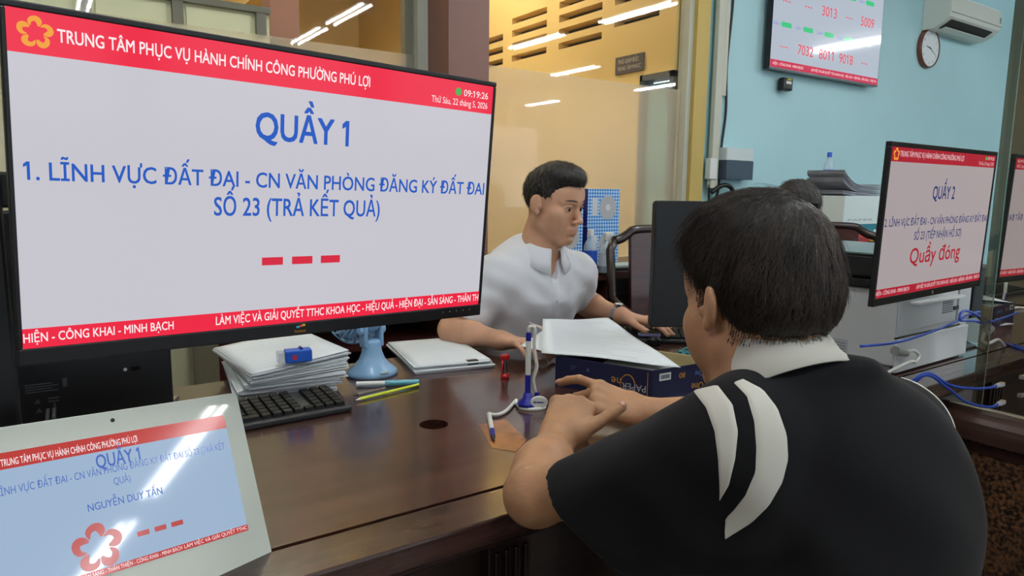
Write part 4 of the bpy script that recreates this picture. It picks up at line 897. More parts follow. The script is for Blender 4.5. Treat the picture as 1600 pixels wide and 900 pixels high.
# cables by the printer
NETB = mat('network_blue', (36, 72, 176), 0.4); CLEARP = mat('clear_plug', (206, 208, 214), 0.15, alpha=0.75)
def cable(label, pts, r, m, plug=None, name='network_cable', cat='cable'):
    pts = [np.array(p, float) for p in pts]; t = thing(name, label, cat, pts[0]); pl = spline(pts)
    MB().tube([p - pts[0] for p in pl], r, 8).build('cord', m, t, smooth=True)
    if plug == 'rj':
        d = pl[-1] - pl[-3]; d /= np.linalg.norm(d); e = pl[-1] - pts[0]; s = np.cross(d, [0, 0, 1]); s /= np.linalg.norm(s); w = np.cross(s, d)
        MB().tube([e - d * 0.004, e + d * 0.012], [r * 1.6, r * 1.8], 10).build('boot', CLEARP, t)
        b = []
        for L_ in (0.010, 0.034):
            for sx, sz in ((-1, -1), (1, -1), (1, 1), (-1, 1)): b.append(e + d * L_ + s * 0.006 * sx + w * 0.005 * sz)
        MB().add(b, [(0, 3, 2, 1), (4, 5, 6, 7), (0, 1, 5, 4), (1, 2, 6, 5), (2, 3, 7, 6), (3, 0, 4, 7)]).build('plug', CLEARP, t, bevel=0.0012)
        MB().add([e + d * 0.026 + s * 0.0055 * sx + w * z for sx in (-1, 1) for z in (0.0052, 0.0056)] + [e + d * 0.033 + s * 0.0055 * sx + w * z for sx in (-1, 1) for z in (0.0052, 0.0056)], [(0, 2, 6, 4), (1, 3, 7, 5)]).build('contacts', GOLDP, t)
    return t
zc = ZT + 0.004
cable('upper blue network cable with clear plug hanging over the counter edge', [(1.70, 0.93, zc), (1.78, 0.855, zc + .004), on_y(1447, 583, .81), on_y(1485, 602, .78), on_y(1520, 607, .765), on_y(1545, 606, .758), on_y(1557, 603, .755)], 0.0036, NETB, 'rj')
cable('lower blue network cable with clear plug hanging over the counter edge', [(1.71, 0.95, zc), (1.79, 0.85, zc + .003), on_y(1447, 586, .80), on_y(1480, 606, .775), on_y(1510, 628, .76), on_y(1545, 636, .752), on_y(1559, 632, .75)], 0.0036, NETB, 'rj')
cable('blue network cable running along the front of the white printer', [on_y(1345, 541, .925), on_y(1395, 536, .925), on_y(1440, 524, .92), on_y(1490, 504, .92), on_y(1512, 492, .925), on_y(1530, 488, .95), (2.56, 1.05, 0.83), (2.6, 1.2, zc)], 0.0036, NETB)
cable('second blue network cable curling beside the printer corner', [(2.50, 0.92, zc), (2.52, 0.90, .82), on_y(1512, 486, .91), on_y(1500, 500, .90), on_y(1525, 502, .90), on_y(1543, 512, .88), (2.62, 0.90, zc), (2.75, 1.0, zc)], 0.0036, NETB)
gc = thing('power_cord', 'grey power plug and cord in the side of the printer', 'cable', on_y(1398, 548, .930))
b0 = on_y(1398, 548, .930)
MB().tube([np.array((0, 0, 0)), on_y(1416, 552, .925) - b0], [0.013, 0.010], 12).build('plug', mat('plug_grey', (140, 140, 136), 0.5), gc)
MB().tube([p - b0 for p in spline([on_y(1414, 551, .925), on_y(1428, 548, .915), on_y(1436, 556, .91), on_y(1430, 566, .905), on_y(1418, 567, .90), (1.78, .93, zc + .004)])], 0.0048, 8).build('cord', OFFW, gc, smooth=True)
cable('black cable looping behind the QUẦY 2 monitor stand', [(2.46, 1.02, .87), (2.50, 0.97, .86), (2.53, 0.95, .80), (2.50, 0.94, zc), (2.62, 1.05, zc)], 0.0035, BLACK, None, 'power_cord')
# ================================================================== the staff side and the back wall
sb = thing('sideboard', 'long dark wooden sideboard along the glazed partition', 'sideboard', (0.5, 2.56, 0))
MB().box((0, 0, 0.81), (2.75, 0.58, 0.85)).build('top', MAHOG, sb, bevel=0.004)
MB().box((0.0, 0.52, 0.0), (2.75, 0.55, 0.81)).build('back_panel', DARKW, sb)
for x in (0.0, 0.92, 1.84, 2.72): MB().box((x, 0.02, 0), (x + 0.03, 0.52, 0.81)).build('upright', MAHOG, sb)
for x0, x1 in ((0.03, 0.92), (0.95, 1.84), (1.87, 2.72)):
    for z in (0.30, 0.60): MB().box((x0, 0.03, z), (x1, 0.52, z + 0.02)).build('shelf', MAHOG, sb)
ZB = 0.85
GING = None
def gingham(name):
    m = bpy.data.materials.new(name); m.use_nodes = True; nt = m.node_tree; b = nt.nodes['Principled BSDF']; L = nt.links.new
    tc = nt.nodes.new('ShaderNodeTexCoord'); sp = nt.nodes.new('ShaderNodeSeparateXYZ'); L(tc.outputs['Object'], sp.inputs[0]); outs = []
    for ax in ('X', 'Z'):
        a = nt.nodes.new('ShaderNodeMath'); a.operation = 'MULTIPLY'; a.inputs[1].default_value = 2 * PI / 0.0185; L(sp.outputs[ax], a.inputs[0])
        s = nt.nodes.new('ShaderNodeMath'); s.operation = 'SINE'; L(a.outputs[0], s.inputs[0]); g = nt.nodes.new('ShaderNodeMath'); g.operation = 'GREATER_THAN'; g.inputs[1].default_value = 0.0; L(s.outputs[0], g.inputs[0]); outs.append(g)
    ad = nt.nodes.new('ShaderNodeMath'); ad.operation = 'ADD'; L(outs[0].outputs[0], ad.inputs[0]); L(outs[1].outputs[0], ad.inputs[1])
    ml = nt.nodes.new('ShaderNodeMath'); ml.operation = 'MULTIPLY'; ml.inputs[1].default_value = 0.5; L(ad.outputs[0], ml.inputs[0])
    r = nt.nodes.new('ShaderNodeValToRGB'); r.color_ramp.interpolation = 'CONSTANT'; e = r.color_ramp.elements; e[0].color = (*lin((40, 110, 196)), 1); e[1].position = 0.4; e[1].color = (*lin((104, 170, 228)), 1)
    q = e.new(0.9); q.color = (*lin((206, 226, 240)), 1); L(ml.outputs[0], r.inputs['Fac']); L(r.outputs['Color'], b.inputs['Base Color']); b.inputs['Roughness'].default_value = 0.5; return m
GING = gingham('blue_gingham_print'); BXS = mat('box_side_navy', (36, 40, 120), 0.5); DISC = mat('disc_print', (176, 178, 182), 0.5); DISC2 = mat('disc_print_light', (206, 208, 212), 0.5)
def gift(label, x, y, z, rz=0.0, w=0.235, h=0.205, d=0.16):
    t = thing('gift_box', label, 'box', (x, y, z), rz, 'blue checked boxes on the sideboard')
    MB().box((0, 0, 0), (w, d, h)).build('carton', GING, t, bevel=0.002); MB().box((-0.0015, 0.001, 0.001), (0.0, d - 0.001, h - 0.001)).build('side_panel', BXS, t)
    MB().lathe([(0.068, 0), (0.068, 0.0008)], (w * 0.62, -0.0006, h * 0.5), 32, sx=0.92, axis='y').build('disc_picture', DISC, t)
    MB().lathe([(0.018, 0), (0.018, 0.0008)], (w * 0.62, -0.0016, h * 0.5), 20, axis='y').build('disc_centre', DISC2, t)
    MB().box((w * 0.13, -0.0008, h * 0.28), (w * 0.30, -0.0002, h * 0.76)).build('print_panel', DISC2, t)
    return t
gb = on_y(918, 408, 2.93)
gift('lower blue checked box with grey disc picture on the sideboard', 2.500, 2.92, ZB + 0.0008); gift('upper blue checked box stacked on another, left of the dark chair', 2.502, 2.925, ZB + 0.0008 + 0.2065)
gift('blue checked box mostly hidden behind the clerk’s face', 2.24, 2.93, ZB + 0.0008, h=0.30)
def bottle(label, x, y, z, r, h, body, cap_m, lab_m, spray=False):
    t = thing('spray_bottle' if spray else 'water_bottle', label, 'bottle', (x, y, z))
    MB().lathe([(r * 0.9, 0), (r, 0.006), (r, h * 0.60), (r * 0.8, h * 0.70), (r * 0.38, h * 0.80), (r * 0.38, h * 0.88)], (0, 0, 0), 24).build('body', body, t, smooth=True)
    MB().lathe([(r * 1.01, h * 0.18), (r * 1.015, h * 0.19), (r * 1.015, h * 0.52), (r * 1.01, h * 0.53)], (0, 0, 0), 24).build('wrap_label', lab_m, t)
    if spray:
        MB().lathe([(r * 0.45, h * 0.86), (r * 0.45, h * 0.94)], (0, 0, 0), 18).build('collar', cap_m, t)
        MB().box((-r * 0.4, -r * 0.35, h * 0.93), (r * 1.1, r * 0.35, h * 1.05)).build('spray_head', cap_m, t, bevel=0.004); MB().box((r * 0.45, -0.004, h * 0.82), (r * 0.6, 0.004, h * 0.93)).build('trigger', cap_m, t, bevel=0.002)
    else: MB().lathe([(r * 0.46, h * 0.87), (r * 0.46, h * 0.98), (r * 0.40, h)], (0, 0, 0), 20).build('cap', cap_m, t)
    return t
PET = mat('clear_pet', (196, 216, 226), 0.12, alpha=0.45); LBL = mat('label_blue', (40, 84, 190), 0.4); LBW = mat('label_white', (206, 214, 216), 0.45)
w1 = on_z(914, 425, ZB); bottle('clear water bottle with blue label beside the clerk’s chin', w1[0] - 0.02, w1[1] - 0.06, ZB + 0.0006, 0.034, 0.215, PET, WHITEPL, LBL)
w1 = on_z(936, 424, ZB); bottle('white labelled spray bottle on the sideboard, next to the water bottle', w1[0] - 0.01, w1[1] - 0.06, ZB + 0.0006, 0.036, 0.190, PET, WHITEPL, LBW, True)
w1 = on_z(968, 420, ZB); tr = thing('document_tray', 'pale flat tray on the sideboard behind the dark chair', 'tray', (w1[0], w1[1], ZB + 0.0006), math.radians(-10))
MB().box((-0.12, -0.08, 0), (0.12, 0.08, 0.012)).build('base', DARKG, tr, bevel=0.002); MB().box((-0.11, -0.07, 0.0125), (0.11, 0.07, 0.026)).build('papers', mat('pale_green_paper', (196, 212, 206), 0.7), tr, bevel=0.003)

# dark wooden armchair
def armchair(label, loc, rz):
    t = thing('wooden_armchair', label, 'chair', loc, rz, 'dark wooden armchairs behind the counter'); w, d, hs, ht = 0.27, 0.24, 0.45, 1.06
    MB().box((-w, -d, hs - 0.04), (w, d, hs)).build('seat', MAHOG, t, bevel=0.006)
    for sx in (-1, 1):
        MB().tube([(sx * (w - 0.03), d - 0.03, 0), (sx * (w - 0.03), d - 0.03, hs), (sx * (w - 0.03), d + 0.01, 0.8), (sx * (w - 0.035), d + 0.05, ht - 0.09), (sx * (w - 0.06), d + 0.06, ht - 0.045)], [0.022, 0.022, 0.021, 0.021, 0.022], 12).build('back_post', DARKW, t, smooth=True)
        MB().tube([(sx * (w - 0.03), -d + 0.03, 0), (sx * (w - 0.03), -d + 0.03, 0.68)], 0.021, 12).build('leg', DARKW, t, smooth=True)
        MB().tube(spline([(sx * (w - 0.03), d, 0.74), (sx * (w + 0.0), 0.0, 0.71), (sx * (w - 0.02), -d, 0.69)]), 0.021, 10).build('armrest', DARKW, t, smooth=True)
    tr_ = [(-w + 0.06, d + 0.06, ht - 0.045), (-w + 0.10, d + 0.065, ht - 0.035), (-0.13, d + 0.07, ht - 0.012), (-0.10, d + 0.072, ht + 0.004), (0, d + 0.075, ht + 0.008), (0.10, d + 0.072, ht + 0.004), (0.13, d + 0.07, ht - 0.012), (w - 0.10, d + 0.065, ht - 0.035), (w - 0.06, d + 0.06, ht - 0.045)]
    MB().tube(spline(tr_, 4), 0.023, 12).build('top_rail', DARKW, t, smooth=True)
    MB().add([(-0.125, d + 0.005, hs), (0.125, d + 0.005, hs), (0.125, d + 0.06, ht), (-0.125, d + 0.06, ht), (-0.125, d + 0.03, hs), (0.125, d + 0.03, hs), (0.125, d + 0.085, ht), (-0.125, d + 0.085, ht)], [(0, 1, 2, 3), (4, 7, 6, 5), (0, 3, 7, 4), (1, 5, 6, 2), (3, 2, 6, 7), (0, 4, 5, 1)]).build('splat', MAHOG, t, bevel=0.004)
    MB().box((-w + 0.03, d - 0.015, hs + 0.10), (w - 0.03, d + 0.02, hs + 0.14)).build('lower_rail', DARKW, t)
    return t
armchair('empty dark wooden armchair behind the switched off black monitor', (2.40, 2.12, 0), math.radians(-16))
armchair('dark wooden armchair before the white and teal carton', (3.54, 2.10, 0), math.radians(-60))
cs = thing('stool', 'low dark stool the clerk in the white shirt sits on', 'stool', (1.385, 2.02, 0)); MB().lathe([(0.17, 0.40), (0.18, 0.408), (0.18, 0.428), (0.15, 0.435)], (0, 0, 0), 28).build('seat', DARKW, cs)
for k in range(4): a = PI / 4 + k * PI / 2; MB().tube([(0.13 * math.cos(a), 0.13 * math.sin(a), 0.40), (0.17 * math.cos(a), 0.17 * math.sin(a), 0)], 0.016, 10).build('leg', DARKW, cs)

# second sideboard by the blue wall with a carton and a bottle
s2 = thing('sideboard', 'dark wooden cupboard at the blue wall under the white and teal carton', 'sideboard', (3.86, 2.20, 0))
MB().box((0, 0, 0.93), (1.3, 0.5, 0.965)).build('top', MAHOG, s2, bevel=0.004); MB().box((0.01, 0.015, 0), (1.29, 0.5, 0.93)).build('body', DARKW, s2)
for i in range(2): d_ = MB().box((0.03 + i * 0.63, 0.0, 0.05), (0.64 + i * 0.63, 0.014, 0.9)).build('door', MAHOG, s2, bevel=0.002); MB().box((0.58 + i * 0.12, -0.012, 0.5), (0.59 + i * 0.12, 0.0, 0.6)).build('handle', CHROME, d_)
xb, yb = 3.94, 2.29; Z2 = 0.9655
wb = thing('paper_carton', 'white and teal paper carton heaped with grey papers at the blue wall', 'box', (xb, yb, Z2))
TEAL = mat('teal_carton', (36, 116, 134), 0.5); CWH = mat('carton_white', (206, 220, 220), 0.55)
MB().box((0, 0, 0.0), (0.46, 0.30, 0.105)).build('lower_band', TEAL, wb); MB().box((0, 0, 0.1051), (0.46, 0.30, 0.275)).build('upper_band', CWH, wb)
text('PAPER', wb, mat('carton_print', (120, 140, 144), 0.5), 0.05, 0.125, 0.28, 0.012, y=-0.0006, name='printed_word'); MB().box((0.05, -0.0008, 0.045), (0.14, -0.0002, 0.075)).build('gold_print', mat('gold_dull', (120, 130, 90), 0.5), wb); MB().box((0.35, -0.0008, 0.05), (0.39, -0.0002, 0.07)).build('white_print', WHP, wb)
NEWS = mat('grey_newsprint', (150, 154, 164), 0.8, noise=0.2, nscale=14)
for i, lb in enumerate(('lowest bundle of grey papers heaped on the white carton', 'middle bundle of grey papers heaped on the white carton', 'uppermost bundle of grey papers curling up on the white carton')):
    o = thing('document_bundle', lb, 'documents', (xb + 0.02, yb + 0.03, Z2 + 0.276 + i * 0.024), 0, 'grey papers heaped on the carton'); mb = MB()
    for k in range(8):
        P = [[(u * 0.44 + 0.004 * (k % 3), v * 0.24, 0.0028 * k + (0.075 if i else 0.02) * max(0, 1 - u / 0.42) ** 2 * (0.5 + 0.3 * i) + 0.0015 * math.sin(u * 9 + k)) for u in np.linspace(0, 1, 12)] for v in (0, 1)]
        mb.grid(P)
    mb.build('sheets', NEWS, o, solid=0.0016)
bottle('clear water bottle with blue cap behind the grey paper heap', xb + 0.40, yb + 0.36, Z2 + 0.0006, 0.033, 0.50 * 0.0 + 0.24, PET, LBL, LBL)
MB_ = thing('file_box', 'closed white file box behind the heaped carton, under the bottle', 'box', (xb + 0.30, yb + 0.304, Z2)); 
# (the bottle stands on this box)
MB().box((0, 0, 0), (0.30, 0.10, 0.312)).build('carton', CWH, MB_, bevel=0.002); MB().box((-0.004, -0.003, 0.275), (0.304, 0.104, 0.316)).build('lid', CWH, MB_, bevel=0.002)
for o in COL.objects:
    if o.get('label') == 'clear water bottle with blue cap behind the grey paper heap': o.location.z = Z2 + 0.3168
    if o.get('label') == 'closed white file box behind the heaped carton, under the bottle': o.location.y = yb + 0.312
for i, (x, y, z, c, lb, sz) in enumerate(((3.88, 2.225, Z2, (236, 240, 242), 'white crumpled paper packet at the foot of the teal carton', (0.10, 0.05, 0.06)), (4.00, 2.222, Z2, (190, 36, 40), 'red packet lying before the white and teal carton', (0.16, 0.06, 0.05)), (4.19, 2.222, Z2, (228, 214, 90), 'yellow packet lying beside the red packet', (0.12, 0.06, 0.02)))):
    o = thing('packet', lb, 'packet', (x, y, z + 0.0006), 0.1 * i); MB().box((0, 0, 0), sz).build('wrapper', mat('packet_%d' % i, c, 0.5), o, bevel=0.008, bseg=3)
    MB().box((0.02, -0.0008, sz[2] * 0.3), (sz[0] - 0.02, -0.0002, sz[2] * 0.6)).build('print_band', mat('packet_print_%d' % i, tuple(int(v * 0.7) for v in c), 0.5), o)

# wall television
TVX, TVY, TVZ, TVW, TVH = 5.0, 3.12, 2.53, 1.41, 0.80
tv = thing('wall_television', 'large wall television with red queue numbers on the blue wall', 'television', (TVX, TVY, TVZ)); hw, hh = TVW / 2, TVH / 2
MB().box((-hw - 0.008, 0.0, -hh - 0.014), (hw + 0.008, 0.045, hh + 0.008)).build('casing', BLACKG, tv, bevel=0.003); MB().box((-0.25, 0.045, -0.2), (0.25, 0.078, 0.2)).build('wall_bracket', BLACK, tv)
PANELT = screen('screen_panel_television', (186, 196, 210), 0.9, rough=0.06, refl=0.6); REDT = screen('screen_red_television', (206, 52, 84), 0.95); NUM = screen('screen_number', (232, 96, 110), 0.95); LAB = screen('screen_counter_label', (120, 140, 226), 0.9); GRL = screen('screen_green_pill', (70, 208, 136), 0.9)
MB().box((-hw, -0.0012, -hh), (hw, -0.0002, hh)).build('screen', PANELT, tv); MB().box((-hw - 0.008, -0.0008, -hh - 0.014), (hw + 0.008, -0.0001, -hh)).build('lower_trim', mat('tv_trim', (96, 88, 96), 0.3), tv)
def tq(x, z): return x - TVX, z - TVZ
quad(tv, REDT, -hw, -hh, hw, -hh + 0.05, y=-0.0014, t=0.0003, name='footer_band'); quad(tv, REDT, -hw, hh - 0.09, hw, hh, y=-0.0014, t=0.0003, name='header_band')
text('HIỆN - CÔNG KHAI - MINH BẠCH', tv, WHT, -hw + 0.03, -hh + 0.016, 0.36, 0.018, y=-0.0019, bold=0.0); text(SLOGAN, tv, WHT, -hw + 0.49, -hh + 0.016, 0.90, 0.018, y=-0.0019, bold=0)
text(HEADER, tv, WHT, -hw + 0.1, hh - 0.058, 0.82, 0.026, y=-0.0019, bold=0)
cols = (4.44, 4.70, 4.965, 5.23, 5.49); rows = ((2.553, 2.73, ('---', '---', '3013', '---', '5009'), 1), (2.245, 2.425, ('---', '7032', '8011', '9018', '---'), 6))
for zn, zl, vals, k0 in rows:
    for j, (x, s) in enumerate(zip(cols, vals)):
        lx, lz = tq(x, zn)
        if s == '---':
            for i in (-1, 0, 1): quad(tv, NUM, lx + i * 0.034 - 0.011, lz + 0.026, lx + i * 0.034 + 0.011, lz + 0.034, y=-0.0014, t=0.0003, name='dash')
        else: text(s, tv, NUM, lx, lz, 0.19, 0.068, 'C', y=-0.0018, bold=0.006)
        lx, lz = tq(x, zl); text('Quầy %d' % (k0 + j), tv, LAB, lx - 0.10, lz - 0.010, 0.075, 0.020, 'C', y=-0.0018); P = rrect(lx - 0.045, lz - 0.016, lx + 0.075, lz + 0.018, 0.012); MB().plate([(a, -0.0017, b) for a, b in P], (0, 0.0003, 0)).build('green_pill', GRL, tv)
cmr = thing('wall_camera', 'small black camera device hanging under the wall television', 'camera', (4.535, 3.2, 2.035)); MB().box((-0.055, -0.075, -0.05), (0.055, -0.02, 0.04)).build('body', BLACK, cmr, bevel=0.012); MB().box((-0.02, -0.021, -0.01), (0.02, 0, 0.03)).build('bracket', BLACK, cmr)
MB().box((-0.03, -0.0765, -0.005), (0.03, -0.0745, 0.015)).build('print_band', OFFW, cmr); MB().box((-0.02, -0.0765, 0.022), (0.03, -0.0745, 0.034)).build('yellow_mark', mat('mark_yellow', (190, 180, 50), 0.5), cmr)
# clock
ck = thing('wall_clock', 'round white wall clock with brown rim left of the air conditioner', 'clock', (6.82, 3.3, 2.575)); rr = 0.175
MB().lathe([(rr, 0), (rr, 0.03), (rr * 0.97, 0.042), (rr * 0.92, 0.042), (rr * 0.90, 0.034)], (0, 0, 0), 48, axis='y').build('rim', mat('clock_rim', (112, 66, 52), 0.3), ck, smooth=False)
MB().lathe([(rr * 0.90, 0.034), (rr * 0.90, 0.0362)], (0, 0, 0), 48, axis='y').build('dial', mat('clock_dial', (222, 228, 230), 0.4), ck)
for k, nm in enumerate(('12', '1', '2', '3', '4', '5', '6', '7', '8', '9', '10', '11')):
    a = math.radians(90 - 30 * k); text(nm, ck, mat('numeral_grey', (70, 74, 84), 0.5), rr * 0.72 * math.cos(a), rr * 0.72 * math.sin(a) - 0.010, None, 0.020, 'C', y=-0.0364, name='numeral')
for nm, a, l, w in (('hour_hand', 90 - 279.7, 0.075, 0.006), ('minute_hand', 90 - 116, 0.115, 0.004)):
    a = math.radians(a); c_, s_ = math.cos(a), math.sin(a); MB().plate([(-s_ * w - c_ * 0.02, -0.0375, c_ * w - s_ * 0.02), (s_ * w - c_ * 0.02, -0.0375, -c_ * w - s_ * 0.02), (s_ * w * 0.5 + c_ * l, -0.0375, -c_ * w * 0.5 + s_ * l), (-s_ * w * 0.5 + c_ * l, -0.0375, c_ * w * 0.5 + s_ * l)], (0, 0.0008, 0)).build(nm, DARKG, ck)
# air conditioner
ac = thing('air_conditioner', 'white wall air conditioner above and right of the clock', 'air conditioner', (6.70, 3.3, 2.72)); AW = 1.0
ACW = mat('ac_white', (214, 216, 206), 0.3)
pf_ = [(0.0, 0.0), (-0.10, 0.0), (-0.19, 0.045), (-0.235, 0.085), (-0.245, 0.13), (-0.235, 0.26), (-0.20, 0.285), (0.0, 0.285)]
vs = [(0, y, z) for y, z in pf_] + [(AW, y, z) for y, z in pf_]; n_p = len(pf_)
MB().add(vs, [tuple(range(n_p)), tuple(range(n_p, 2 * n_p))] + [(i, (i + 1) % n_p, n_p + (i + 1) % n_p, n_p + i) for i in range(n_p)]).build('casing', ACW, ac, bevel=0.008, bseg=3)
MB().plate([(0.06, -0.128, 0.0085), (AW - 0.12, -0.128, 0.0085), (AW - 0.12, -0.222, 0.066), (0.06, -0.222, 0.066)], (0, -0.003, -0.004)).build('air_slot', mat('slot_dark', (48, 46, 44), 0.7), ac)
MB().plate([(0.065, -0.115, -0.006), (AW - 0.13, -0.115, -0.006), (AW - 0.13, -0.175, 0.012), (0.065, -0.175, 0.012)], (0, 0.002, -0.006)).build('louvre_flap', ACW, ac, bevel=0.001)
MB().box((0.0, -0.249, 0.118), (AW, -0.2435, 0.121)).build('panel_seam', mat('seam_grey', (140, 142, 138), 0.5), ac); MB().box((AW - 0.035, -0.2465, 0.15), (AW - 0.02, -0.2435, 0.20)).build('badge', mat('badge_grey', (120, 134, 126), 0.4), ac)
pp = thing('cable_clip', 'short dark cable run on the blue wall right of the air conditioner', 'cable', (7.74, 3.3, 2.98)); MB().tube([(0, -0.01, 0), (0.10, -0.01, -0.01), (0.22, -0.012, -0.04), (0.34, -0.01, -0.03)], 0.012, 8).build('cord', DARKG, pp, smooth=True)
# conduit, cables and switch box on the blue wall
cd = thing('cable_trunking', 'white cable trunking running up the blue wall beside the yellow pillar', 'trunking', (3.83, YB, 1.28))
MB().box((-0.035, -0.035, 0), (0.035, 0, CEIL - 1.28)).build('trunk', mat('trunking_white', (196, 196, 180), 0.5), cd, bevel=0.004); MB().box((0.045, -0.025, 0.62), (0.085, 0, CEIL - 1.28)).build('side_trunk', mat('trunking_white', (196, 196, 180), 0.5), cd, bevel=0.003)
MB().box((-0.06, -0.045, 0.06), (0.01, -0.0, 0.20)).build('junction_box', WHITEPL, cd, bevel=0.004)
wl = thing('wall_cable', 'black cable hanging down the blue wall beside the white trunking', 'cable', (3.93, YB, 1.2)); MB().tube(spline([(0.02, -0.012, CEIL - 1.2), (0.012, -0.015, 1.7), (0.02, -0.013, 1.3), (-0.01, -0.015, 0.9), (0.01, -0.012, 0.6), (-0.02, -0.014, 0.35), (-0.03, -0.012, 0.05), (-0.12, -0.02, -0.02), (-0.13, -0.02, 0.1)]), 0.008, 8).build('cord', BLACK, wl, smooth=True)
sbx = thing('wall_box', 'white and dark glossy box on the blue wall at the cable foot', 'switch box', (3.89, YB, 1.34)); MB().box((0.0, -0.08, 0.13), (0.285, 0, 0.215)).build('upper_casing', mat('box_white', (206, 214, 214), 0.35), sbx, bevel=0.004)
MB().box((0.0, -0.085, 0.0), (0.285, 0, 0.1295)).build('dark_window', mat('dark_window', (64, 74, 88), 0.12), sbx, bevel=0.003)
fh = thing('cable_coil', 'black looped cable and plug under the wall box', 'cable', (3.89, YB - 0.06, 1.2)); MB().tube(spline([(-0.08, 0.03, 0.05), (0.0, 0, 0.10), (0.08, -0.01, 0.08), (0.11, -0.01, 0.0), (0.08, 0, -0.08)]), 0.016, 10).build('cord', BLACK, fh, smooth=True); MB().box((0.0, -0.02, -0.1), (0.07, 0.05, -0.01)).build('plug', BLACK, fh, bevel=0.006)
# name plate beside the louvres
sg = thing('door_sign', 'small grey sign with two lines of white lettering beside the door', 'sign', (XW, 3.54, 2.075)); sg.rotation_euler = (0, 0, PI / 2)
# local x runs along +y of the room, local y toward -x
sgm = MB().box((0.0, 0.0005, 0.0), (0.28, 0.012, 0.118)).build('plate', mat('sign_grey', (96, 90, 92), 0.4), sg)
def mirror_place(x0): return lambda X, Z: np.stack([x0 - X, np.full(len(X), 0.0128), Z], 1)
SWH = mat('sign_white', (222, 216, 204), 0.5)
text('PHÓ GIÁM ĐỐC', sg, SWH, 0, 0.068, 0.20, 0.028, place=lambda X, Z: np.stack([0.245 - X, np.full(len(X), 0.0128), Z], 1)); text('TRUNG TÂM PVHCC', sg, SWH, 0, 0.022, 0.23, 0.026, place=lambda X, Z: np.stack([0.255 - X, np.full(len(X), 0.0128), Z], 1))
# ================================================================== people
SKIN_A = mat('skin_tan', (176, 132, 98), 0.48, sss=0.12, noise=0.10, nscale=26, bump=0.10, bscale=170)
SKIN_B = mat('skin_light', (206, 158, 128), 0.48, sss=0.12, noise=0.06, nscale=24, bump=0.05, bscale=160)
LIP = mat('lip', (192, 136, 116), 0.5); HAIRM = mat('hair_black', (24, 20, 19), 0.42, noise=0.35, nscale=160, bump=0.5, bscale=150, stretch=(1, 1, 0.25)); NAIL = mat('nail', (196, 150, 128), 0.3)
HAIRS = mat('hair_strand', (58, 49, 43), 0.38, noise=0.6, nscale=22); EYEW = mat('eye_white', (214, 208, 200), 0.2); IRIS = mat('iris', (26, 17, 13), 0.15)
BLK = mat('black_knit', (23, 23, 25), 0.95, sheen=0.06, spec=0.2, bump=0.06, bscale=1200); WHK = mat('white_knit', (206, 204, 194), 0.9, sheen=0.2, bump=0.06, bscale=1200)
WSH = mat('white_shirt', (226, 228, 234), 0.8, sheen=0.2, bump=0.10, bscale=20, stretch=(1, 1, 0.55)); TRS = mat('dark_trousers', (24, 24, 28), 0.85)
def nrm(v): v = np.array(v, float); return v / np.linalg.norm(v)
def headM(c, yaw, pitch=0.0, roll=0.0, s=1.0):
    """yaw: heading of the face, degrees from +y towards +x; pitch: down positive"""
    y, p, r = map(math.radians, (yaw, pitch, roll))
    f = np.array([math.sin(y) * math.cos(p), math.cos(y) * math.cos(p), -math.sin(p)]); x = nrm(np.cross(f, [0, 0, 1])); u = np.cross(x, f)
    x, u = x * math.cos(r) + u * math.sin(r), u * math.cos(r) - x * math.sin(r)
    return np.array(c, float), np.stack([x, f, u], 1), s      # columns: right, forward, up
